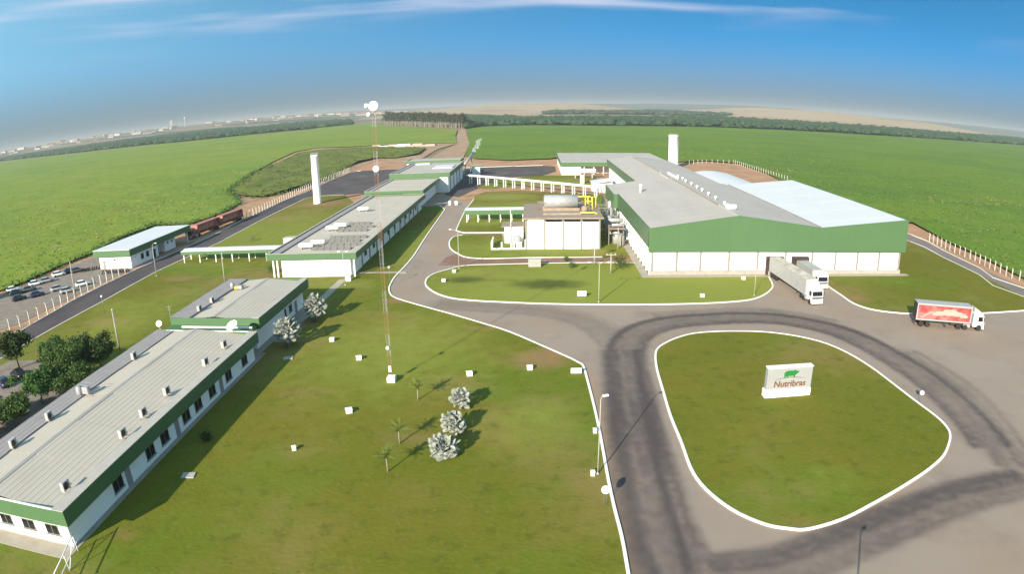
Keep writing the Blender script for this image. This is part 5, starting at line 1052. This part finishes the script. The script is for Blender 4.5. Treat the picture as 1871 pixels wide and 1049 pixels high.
CARS = [((-112.6, 131.7), -40, 'car_white', 'white car parked right of the utility pole by the fence'), ((-113.0, 125.6), -42, 'car_silver', 'silver car left of the utility pole by the fence'), ((-121.0, 122.4), -38, 'car_blue', 'dark blue car in the middle of the parking lot'), ((-130.3, 124.0), -38, 'car_black', 'black car beside the grey shed in the parking lot'), ((-128.4, 127.2), -40, 'car_grey', 'grey car behind the black car in the parking lot'), ((-131.0, 132.8), -40, 'car_white', 'white car nearest the crop field, left one'), ((-129.2, 135.6), -40, 'car_silver', 'silver car nearest the crop field beside the white one'), ((-130.2, 142.2), -38, 'car_white', 'white car farther along the crop edge'), ((-128.6, 145.6), -38, 'car_black', 'dark car at the far end of the parking lot'),
        ((-118.0, 127.6), -38, 'car_silver', 'silver car behind the dark blue car in the parking lot'), ((-134.5, 127.0), -40, 'car_white', 'white car at the field side of the black one'), ((-124.6, 119.2), -40, 'car_black', 'black car nearest the fence left of the dark blue one'), ((-126.3, 146.2), -38, 'car_grey', 'dark grey car last in the field side row'),
        ((-83.6, 75.6), 70, 'car_black', 'black car under the trees left of the near office'), ((-83.9, 71.9), 70, 'car_blue', 'dark blue car at left frame edge under the trees'), ((-79.6, 79.4), 75, 'car_black', 'black car behind the large tree'), ((-72.6, 64.0), 70, 'car_white', 'white car mostly hidden behind the near office roof')]
for k, (p, a, paint, lab) in enumerate(CARS):
    if k == 0: c0.location = (*p, .02); c0.rotation_euler = (0, 0, R(a)); c0['label'] = lab
    else: copy_tree(c0, (p[0], p[1], .02 if p[0] < -100 else .1), R(a), lab, None, paint)
t = thing('parking_shed', 'low grey shed at the left frame edge of the parking lot', 'shed', (-138, 118, 0), R(-35)); MB().box(-3, 3, -2.2, 2.2, 0, 2.5).build('wall', 'roof_grey', t); MB().extrude_y([(-3.3, 2.51), (-3.3, 2.7), (3.3, 3.1), (3.3, 2.9)], -2.5, 2.5).build('roof', 'roof_grey', t)
# motorcycles in a row before the gatehouse
def moto_proto():
    t = thing('motorcycle', '', 'motorcycle', (0, 0, 0), 0, 'motorcycles before the gatehouse')
    for y in (-.65, .65): o = MB().lathe([(.2, -.05), (.3, -.05), (.3, .05), (.2, .05)], 12).build('wheel', 'tyre', t, (0, y, .3)); o.rotation_euler = (0, R(90), 0)
    MB().tube([(0, -.6, .3), (0, -.2, .65), (0, .35, .75), (0, .62, .32)], .05, 6).build('frame', 'chassis', t); MB().bbox(-.14, .14, -.1, .38, .68, .95, .05).build('tank', 'car_red', t); MB().bbox(-.13, .13, -.75, -.1, .72, .84, .03).build('seat', 'tyre', t); MB().tube([(-.36, .3, 1.05), (0, .42, 1.0), (.36, .3, 1.05)], .025, 5).build('handlebar', 'steel', t)
    return t
m0 = moto_proto(); k = 0
for r_, (a, b_, n) in enumerate((((-124.55, 146.27), (-119.86, 150.12), 9), ((-114.55, 143.81), (-107.16, 145.00), 10))):
    for i in range(n):
        p = (a[0] + (b_[0] - a[0]) * i / (n - 1) + random.uniform(-.2, .2), a[1] + (b_[1] - a[1]) * i / (n - 1), 0)
        lab = ('dark motorcycle in the row left of the gatehouse wall', 'dark motorcycle in the row before the gatehouse end wall')[r_]
        if k == 0: m0.location = p; m0['label'] = lab; m0.rotation_euler = (0, 0, R(20))
        else: copy_tree(m0, p, R(20 + random.uniform(-12, 12)), lab)
        k += 1

# ------------------------------------------------------------------ fences
def fence(lab, line, step, h=2.4, bent=.35, gate=()):
    L = np.asarray(line, float); seg = np.hypot(*np.diff(L, axis=0).T); cum = np.concatenate([[0], np.cumsum(seg)]); n = int(cum[-1] / step)
    t = thing('perimeter_fence', lab, 'fence', (L[0][0], L[0][1], 0)); me = MB().box(-.1, .1, -.1, .1, -.1, h).add([(-.1, -.1, h), (.1, -.1, h), (.1, .1, h), (-.1, .1, h), (-.1 - bent, -.08, h + bent), (.05 - bent, -.08, h + bent), (.05 - bent, .08, h + bent), (-.1 - bent, .08, h + bent)], [(0, 1, 5, 4), (1, 2, 6, 5), (2, 3, 7, 6), (3, 0, 4, 7), (4, 5, 6, 7)]).mesh('post', 'post')
    P = []
    for k in range(n + 1):
        s = k * step; i = min(np.searchsorted(cum, s, 'right') - 1, len(seg) - 1); p = L[i] + (L[i + 1] - L[i]) * (s - cum[i]) / seg[i]; P.append(p)
        o = ob('post', me, t, (p[0] - L[0][0], p[1] - L[0][1], 0), random.uniform(-.2, .2) + math.pi * 0); o.rotation_euler.x = random.uniform(-.03, .03)
    b = MB()
    for z in (.4, 1.0, 1.6, 2.2): b.tube([(p[0] - L[0][0], p[1] - L[0][1], z) for p in P], .012, 3, caps=False)
    b.build('wire', 'wire', t)
fence('concrete post fence along the left perimeter road', [(-107.5, 60)] + [(-109.0, 96.2), (-105.6, 97.2), (-104.9, 107.7), (-106.3, 120.9), (-107.4, 139.5), (-107.4, 145.0)], 3.0)
fence('concrete post fence between the left road and the dirt bank', [(-106.2, 220.0), (-106.7, 239.2), (-108.7, 268.4), (-110.6, 302.7), (-111.4, 340.7), (-112.7, 389.1)], 3.2)
fence('concrete post fence along the road right of the factory', [(120.5, 174.1), (119.6, 161.3), (119.9, 149.8), (119.0, 137.2), (119.0, 129.5)] + [(150, 108)], 2.55, 2.3)
fence('concrete post fence around the bare ground behind the factory', [(89.1, 399.1), (109.0, 412.1), (128.3, 414.7), (128.8, 377.0), (129.6, 320.9)], 4.0, 2.4)
t = thing('white_rail', 'white painted rail running from the near office corner', 'railing', (-42.4, 38.2, 0)); 
MB().tube([(.2, .6, 2.0), (1.2, -2.6, 1.9), (2.2, -6, 1.85)], .06, 8).build('top_rail', 'white_clean', t); MB().tube([(.2, .6, .9), (2.2, -6, .85)], .05, 6).build('rail', 'white_clean', t)
for a, b_ in ((.3, .2), (1.2, -2.6), (2.2, -6)): MB().tube([(a, b_, 0), (a, b_, 2.0)], .05, 8).build('post', 'white_clean', t)
MB().tube([(1.2, -2.6, .1), (.3, .2, 1.9)], .04, 6).build('brace', 'white_clean', t)

# ------------------------------------------------------------------ lamps and poles
def lamp(lab, loc, h, arms, m='wood_pole', r=.10):
    t = thing('street_lamp', lab, 'street lamp', loc); MB().tube([(0, 0, 0), (0, 0, h * .5), (0, 0, h)], [r, r * .85, r * .6], 10).build('pole', m, t); MB().lathe([(r * 2, 0), (r * 2, .12), (r, .3)], 10).build('base', 'concrete', t)
    for dx, dy, up in arms:
        MB().tube([(0, 0, h - .1), (dx * .35, dy * .35, h + up * .75), (dx, dy, h + up)], .045, 8).build('arm', m, t)
        a = math.atan2(dy, dx); hd = MB().bbox(-.1, .5, -.14, .14, -.05, .09, .04).build('lamp_head', 'lamp_head', t, (dx, dy, h + up), a); MB().box(0, .42, -.11, .11, -.08, -.052).build('lens', 'light_glass', hd)
    return t
lamp('tall lamp post on the kerb of the lower road', (6.03, 56.92), 8.6, [(.3, .1, .3)], r=.075)
lamp('double armed lamp post at the kerb of the front lawn', (11.39, 115.88), 7.4, [(-1.6, 0, .3), (1.6, 0, .3)])
lamp('lamp post with curved arm at the tip of the service lane', (-17.50, 142.55), 8.3, [(-1.5, .2, .7)])
lamp('lamp post with curved arm before the gatehouse', (-94.24, 139.78), 8.0, [(1.1, -.2, .5)])
lamp('thin lamp post on the front lawn beside the docks', (42.57, 118.93), 5.6, [(.5, 0, .1)], r=.07)
lamp('lamp post beside the path corner of the long hall', (-40.33, 129.26), 7.2, [(-.7, 0, .2), (.7, 0, .2)])
lamp('lamp post just below the frame whose shadow crosses the road', (19.9, 24.6, 0), 8.8, [(.4, .3, .3)])
def pole(lab, loc, h, cross=False):
    t = thing('utility_pole', lab, 'utility pole', loc); MB().tube([(0, 0, 0), (0, 0, h)], [.17, .10], 10).build('shaft', 'wood_pole', t)
    if cross: MB().box(-1.1, 1.1, -.06, .06, h - .5, h - .36).build('crossarm', 'wood_pole', t)
    for s in ((-.9, 0, .9) if cross else (0,)): MB().lathe([(.05, 0), (.08, .1), (.04, .22)], 8, (s, 0, h - .36 if cross else h)).build('insulator', 'white_clean', t)
pole('bare concrete pole beside the near office roof', (-70.98, 89.59), 7.2); pole('tall pole at the fence between parked cars', (-105.97, 120.43), 8.6); pole('concrete pole on the grass behind the middle office', (-71.14, 133.61), 6.7)
pole('thin pole standing at the foot of the factory side', (20.51, 161.30), 5.2); pole('power pole with crossarm on the front lawn', (15.97, 136.91), 4.6, True); pole('short power pole with crossarm beside the service lane', (13.09, 144.86), 4.2, True)
def globe(lab, loc, h):
    t = thing('globe_lamp', lab, 'lamp', loc); MB().tube([(0, 0, 0), (0, 0, h)], .05, 8).build('pole', 'wire', t); MB().sphere((0, 0, h + .2), .24).build('globe', 'white_clean', t)
globe('white globe lamp at the edge of the left road', (-88.9, 109.4), 3.6); globe('white globe lamp beside the road kerb near the long hall', (-30.6, 129.5), 3.6)
def disc_sign(lab, loc, z, r, rz, legs=2):
    t = thing('road_sign', lab, 'road sign', loc, rz); o = MB().lathe([(.02, -.02), (r, -.02), (r, .02), (.02, .02)], 24).build('disc', 'white_clean', t, (0, 0, z + r)); o.rotation_euler = (R(62), 0, 0)
    for x in ((-.12, .12) if legs == 2 else (0,)): MB().tube([(x, .04, 0), (x, .04, z + r)], .025, 6).build('leg', 'wire', t)
    for a in (-.24, .22): MB().box(r * a - .07, r * a + .07, -.05, .05, 0, .006).build('mark', 'frame', o, (0, 0, .021))
disc_sign('round white sign on two legs beside the lower road', (6.24, 51.23), 1.5, .40, 0); disc_sign('round sign on a post at the right kerb of the island', (50.65, 69.08), 1.2, .30, R(-30), 1)
def board(lab, loc, w, h, z, rz=0):
    t = thing('notice_board', lab, 'sign', loc, rz); MB().bbox(-w / 2, w / 2, -.06, .06, z, z + h, .015).build('panel', 'white_clean', t)
    for x in (-w * .35, w * .35): MB().box(x - .04, x + .04, .07, .14, 0, z + h * .8).build('leg', 'steel', t)
board('blank white board on the lawn at the kerb corner', (5.28, 82.81), 1.5, .75, .15); board('blank white board on the front lawn near the double lamp', (8.45, 119.14), 1.7, 1.0, .3)
def conc_box(lab, loc, s=1.0, h=.55, rz=0, m='white'):
    t = thing('inspection_box', lab, 'concrete box', loc, rz); MB().bbox(-.42 * s, .42 * s, -.42 * s, .42 * s, 0, h, .03).build('chamber', m, t); MB().bbox(-.48 * s, .48 * s, -.48 * s, .48 * s, h + .002, h + .1, .02).build('lid', m, t); MB().tube([(-.1 * s, 0, h + .1), (-.08 * s, 0, h + .16), (.08 * s, 0, h + .16), (.1 * s, 0, h + .1)], .015, 5).build('handle', 'steel', t)
for (lab, p, rz) in (('white box on the lawn nearest the tall palms', (-33.03, 95.76), 10), ('white box on the lawn between the palms and the mast', (-26.46, 87.98), 20), ('white box on the lawn below and left of the mast', (-23.25, 70.53), 25), ('lowest white box on the lawn, left of the small palms', (-27.11, 60.68), 35), ('white box on the lawn above the silver palms', (-9.35, 82.45), 15), ('white box on the lawn near the bare earth by the kerb', (-1.11, 84.51), 5), ('white box on the front lawn toward the docks', (31.80, 118.63), 0), ('white box against the factory wall by the left dock', (44.11, 131.11), 0), ('white box at the left tip of the front lawn', (-19.49, 131.48), 0), ('white box at the mouth of the service lane', (-18.21, 139.16), 0), ('small white box beside the tall lamp post', (5.51, 56.73), 0), ('white stub on the kerb beside the tall lamp post', (6.45, 65.82), 0)):
    conc_box(lab, (p[0], p[1], .08), .5 if 'small' in lab or 'stub' in lab else .9, .42, R(rz))
conc_box('white pedestal box beside the path at the long hall', (-40.6, 133.0, .08), 1.3, 1.2)
for lab, p in (('flat pale slab in the shade of the near office', (-37.23, 53.60)), ('flat slab in the shade beside the tall palms', (-37.81, 87.95))): tag(MB().bbox(-.75, .75, -.55, .55, 0, .12, .02).build('cover_slab', 'concrete', None, (p[0], p[1], .08), .2), lab, 'slab')
t = thing('transformer_box', 'grey transformer cabinet beside the service lane', 'cabinet', (-.5, 143.6, .05)); MB().bbox(-1.4, 1.4, -.8, .8, .1, 1.75, .05).build('casing', 'concrete', t); MB().box(-1.2, -.1, -.83, -.803, .3, 1.5).box(.1, 1.2, -.83, -.803, .3, 1.5).build('door', 'steel', t); MB().bbox(-1.5, 1.5, -.9, .9, 1.752, 1.85, .02).build('lid', 'cap', t)
t = thing('white_drum', 'small white tank standing at the end of the service road', 'tank', (*(-31.82, 238.48), 0)); MB().lathe([(.4, 0), (.42, .1), (.42, 1.5), (.3, 1.7), (.05, 1.75)], 14).build('shell', 'white_clean', t); MB().tube([(.42, 0, .3), (.7, 0, .3)], .05, 6).build('outlet', 'steel', t)
t = thing('white_drum', 'wider white tank right of the small one at the road end', 'tank', (*(-29.50, 239.49), 0)); MB().lathe([(.6, 0), (.62, .1), (.62, 1.1), (.4, 1.4), (.05, 1.45)], 14).build('shell', 'white_clean', t); MB().tube([(.62, 0, .3), (.9, 0, .3)], .05, 6).build('outlet', 'steel', t)

# ------------------------------------------------------------------ palms, trees, shrubs
def fan_leaf():
    """one silver fan-palm leaf on its stalk, pointing along +x from the crown: stiff folded segments split at the tips"""
    b = MB(); b.tube([(0, 0, 0), (.45, 0, .10), (.86, 0, .04)], [.026, .018, .013], 5); n = 15; c = Vector((.84, 0, .04)); v = [tuple(c)]; f = []
    for i in range(n):
        a0, a1 = R(-118 + 236 * i / n), R(-118 + 236 * (i + 1) / n); am = (a0 + a1) / 2; rr = .50 * (1 - .15 * abs(math.sin(am)))
        cup = lambda r_, a: c.z + .06 - .30 * r_ * abs(math.sin(a)) - .12 * r_
        k = len(v)
        v += [(c.x + rr * .72 * math.cos(a0), c.y + rr * .72 * math.sin(a0), cup(rr * .72, a0) - .05), (c.x + rr * .66 * math.cos(am), c.y + rr * .66 * math.sin(am), cup(rr * .66, am) + .03), (c.x + rr * .72 * math.cos(a1), c.y + rr * .72 * math.sin(a1), cup(rr * .72, a1) - .05), (c.x + rr * math.cos(am), c.y + rr * math.sin(am), cup(rr, am) - .02)]
        f += [(0, k, k + 1), (0, k + 1, k + 2), (k, k + 3, k + 1), (k + 1, k + 3, k + 2)]
    b.add(v, f); return b.mesh('leaf', 'silver')
FAN = fan_leaf()
def silver_palm(lab, loc, trunk, s, n=50):
    t = thing('silver_palm', lab, 'palm tree', loc, random.uniform(0, 6), 'silver fan palms'); MB().tube([(0, 0, -.1), (.04, .02, trunk * .5), (0, 0, trunk)], [.26 * s, .21 * s, .2 * s], 10).build('trunk', 'bark_pale', t)
    for k in range(n):
        el = R(80 - 122 * (k / (n - 1)) ** .9); az = k * 2.39996
        o = ob('leaf', FAN, t, (0, 0, trunk)); o.rotation_euler = Euler((random.uniform(-1.0, 1.0), -el, az), 'XYZ'); q = s * random.uniform(.75, 1.15); o.scale = (q, q, q)
silver_palm('silver fan palm against the middle office wall, nearer of the two', (-39.70, 93.05), 2.8, 1.75); silver_palm('silver fan palm against the middle office wall, farther of the two', (-39.22, 105.90), 2.7, 1.7)
silver_palm('farthest of the three silver palms on the lawn', (-9.46, 72.15), 1.4, 1.1); silver_palm('middle one of the three silver palms on the lawn', (-9.59, 66.19), 1.1, 1.2); silver_palm('nearest and largest of the three silver palms on the lawn', (-10.06, 60.94), .9, 1.45, 60)
def frond():
    b = MB(); pts = [Vector((.0 + 1.35 * u, 0, .75 * u - 1.0 * u * u)) for u in np.linspace(0, 1, 9)]; b.tube(pts, [.02 * (1 - .8 * i / 8) + .004 for i in range(9)], 4)
    for i in range(1, 9):
        for s in (-1, 1):
            for q in (0, .5):
                p = pts[i - 1].lerp(pts[i], q + .25); l = .42 * math.sin(math.pi * (i / 9) * .9 + .25); b.add([p, p + Vector((.05, 0, 0)), p + Vector((.22, s * l, -.12))], [(0, 1, 2)])
    return b.mesh('frond', 'palm_leaf')
FR = frond()
def small_palm(lab, loc, h):
    t = thing('young_palm', lab, 'palm tree', loc, random.uniform(0, 6), 'young green palms'); MB().tube([(0, 0, -.1), (.03, .02, h * .5), (0, .03, h)], [.11, .08, .06], 8).build('trunk', 'bark_pale', t)
    for k in range(17): o = ob('frond', FR, t, (0, .03, h)); o.rotation_euler = Euler((0, -R(18 + 34 * (k % 3)) , k * 2.39996), 'XYZ'); q = random.uniform(.85, 1.2); o.scale = (q, q, q)
    MB().lathe([(.5, 0), (.45, .05), (.2, .07)], 12).build('soil_ring', 'dirt', t)
small_palm('young green palm lowest on the lawn', (-15.47, 57.05), 1.75); small_palm('young green palm in the middle of the three', (-15.35, 63.13), 1.7); small_palm('young green palm nearest the mast', (-15.19, 74.51), 1.6)
def tree(lab, loc, h, r, m, n=2600, trunk_h=.35):
    t = thing('shade_tree', lab, 'tree', loc, random.uniform(0, 6)); b = MB(); b.tube([(0, 0, -.1), (.1, .05, h * trunk_h), (.05, 0, h * .7)], [.22, .17, .06], 8); tips = []
    for k in range(9):
        a = k * 2.4; z0 = h * random.uniform(trunk_h * .8, .6); e = Vector((math.cos(a) * r * random.uniform(.5, .9), math.sin(a) * r * random.uniform(.5, .9), h * random.uniform(.55, .9))); m_ = Vector((e.x * .45, e.y * .45, z0 * .5 + e.z * .5)); b.tube([(.05, 0, z0), m_, e], [.09, .06, .02], 5); tips.append(e)
    b.build('trunk', 'bark', t); C = []
    cl = tips + [Vector((random.gauss(0, r * .42), random.gauss(0, r * .42), h * random.uniform(.45, .98))) for _ in range(26)]
    for c in cl: k = int(1.8 * n / len(cl)); C.append(np.array(c) + RNG.normal(0, 1, (k, 3)) * np.array([r * .17, r * .17, h * .065]))
    V, F = leaf_quads(np.concatenate(C), .21); ob('crown', joined('crown', V, F, m), t)
tree('dark tree cut by the left frame edge', (-86.6, 79.0), 6.4, 2.8, 'leaf_dark', 3600); tree('round fresh green tree beside the left road', (-79.5, 81.5), 4.6, 2.3, 'leaf_green', 3000)
tree('large spreading tree over the parked cars', (-71.5, 75.2), 6.0, 3.6, 'leaf', 5200); tree('dark tree closest to the bare pole', (-67.5, 79.5), 5.8, 2.5, 'leaf_dark', 4200); tree('low broad tree against the near office roof edge', (-67.4, 70.5), 4.6, 3.2, 'leaf', 4600); tree('dark tree low at the left frame edge', (-74.0, 58.5), 4.0, 2.6, 'leaf_dark', 3800); tree('bushy tree low beside the grey roof strip', (-69.6, 60.0), 4.0, 2.7, 'leaf', 3400)
tree('broad dark tree between the round tree and the large one', (-75.8, 78.0), 5.0, 2.7, 'leaf_dark', 3600); tree('leafy tree behind the low broad tree', (-70.6, 67.2), 5.0, 2.8, 'leaf_green', 3600)
tree('leafy tree at the bottom left beside the office', (-71.5, 53.0), 4.2, 3.0, 'leaf_dark', 3600)
def shrub(lab, loc, r, m, n=420, name='shrub'):
    t = thing(name, lab, 'shrub', loc); MB().tube([(0, 0, -.05), (.05, 0, r * .8)], [.06, .03], 6).build('stem', 'bark', t); C = RNG.normal(0, 1, (n, 3)) * np.array([r * .4, r * .4, r * .33]) + np.array([0, 0, r * .75]); C[:, 2] = np.abs(C[:, 2]); ob('foliage', joined('foliage', *leaf_quads(C, .13), m), t)
shrub('yellowish shrub among the trees left of the office', (-66.4, 74.5, .08), 1.6, 'leaf_yellow'); shrub('dark round shrub in the shade of the near office', (*(-38.84, 61.57), .08), .9, 'leaf_dark'); shrub('small tree at the left side of the factory', (*(18.47, 140.66), .08), 2.3, 'leaf_dark', 900); shrub('small bush on the service lane verge', (*(7.81, 142.00), .08), .9, 'leaf', 300); shrub('low bush on the factory side of the lane', (*(6.87, 148.25), .08), .8, 'leaf', 300); shrub('leafy shrub at the hall front left corner', (*(-61.86, 140.45), .08), 1.5, 'leaf_green', 500); shrub('young tree stub behind the covered walkway', (*(-84.57, 179.74), .08), 1.2, 'bark', 200)
# stray weeds on the lawns
Q = np.concatenate([scatter(ISL, 120), scatter([(-40, 40), (5, 40), (5, 75), (-20, 100), (-38, 100)], 220)]); C = np.concatenate([np.column_stack([Q + RNG.normal(0, .12, Q.shape), np.full(len(Q), .12)]) for _ in range(6)])
tag(ob('lawn_weeds', joined('lawn_weeds', *leaf_quads(C, .05), 'leaf')), 'small dark weeds dotted over the lawns', 'weeds', kind='stuff')
# white stones along the edge of the far cutting
for k in range(9):
    p = np.array((-155.82, 635.69)) + (np.array((-92.52, 621.97)) - np.array((-155.82, 635.69))) * (k + .5 * random.random()) / 9
    o = MB().bbox(-7, 7, -3, 3, 0, 2.6, .4).build('stockpile', 'white' if k in (3, 4, 1) else 'town_tan', None, (p[0], p[1], 0), random.uniform(-.1, .1)); o.scale = (random.uniform(.4, 1.1), 1, random.uniform(.5, 1))
    tag(o, 'pale stockpile in the row along the far cutting', 'stockpile', 'stockpiles along the far cutting')

# steam over the duct
b = MB(); 
for k in range(14): q = k / 13; b.sphere((2.6 * q + random.gauss(0, .5), 3.5 * q + random.gauss(0, .5), 5.2 * q + random.gauss(0, .4)), random.uniform(.6, 1.25), 10, 6)
st = b.mesh('steam', 'white'); st.materials.clear(); sm = bpy.data.materials.new('steam'); sm.use_nodes = True; tt = sm.node_tree; tt.nodes.remove(tt.nodes['Principled BSDF']); pv = N(tt, 'ShaderNodeVolumePrincipled'); pv.inputs['Color'].default_value = (.95, .95, .95, 1); pv.inputs['Density'].default_value = .35; tt.links.new(pv.outputs[0], tt.nodes['Material Output'].inputs['Volume']); st.materials.append(sm)
tag(ob('steam', st, None, (-32.4, 351, 12.5)), 'puff of white steam above the inclined duct', 'steam', kind='stuff')

# ------------------------------------------------------------------ haze
hz = bpy.data.materials.new('haze'); hz.use_nodes = True; tt = hz.node_tree; tt.nodes.remove(tt.nodes['Principled BSDF'])
pv = N(tt, 'ShaderNodeVolumePrincipled'); pv.inputs['Color'].default_value = (.44, .48, .52, 1); pv.inputs['Density'].default_value = 1.3e-4; pv.inputs['Anisotropy'].default_value = 0.0
tt.links.new(pv.outputs[0], tt.nodes['Material Output'].inputs['Volume'])
o = MB().box(-19500, 19500, -19500, 19500, -2.5, 110).build('haze', hz); tag(o, 'pale haze lying over the whole plain', 'haze', kind='stuff')
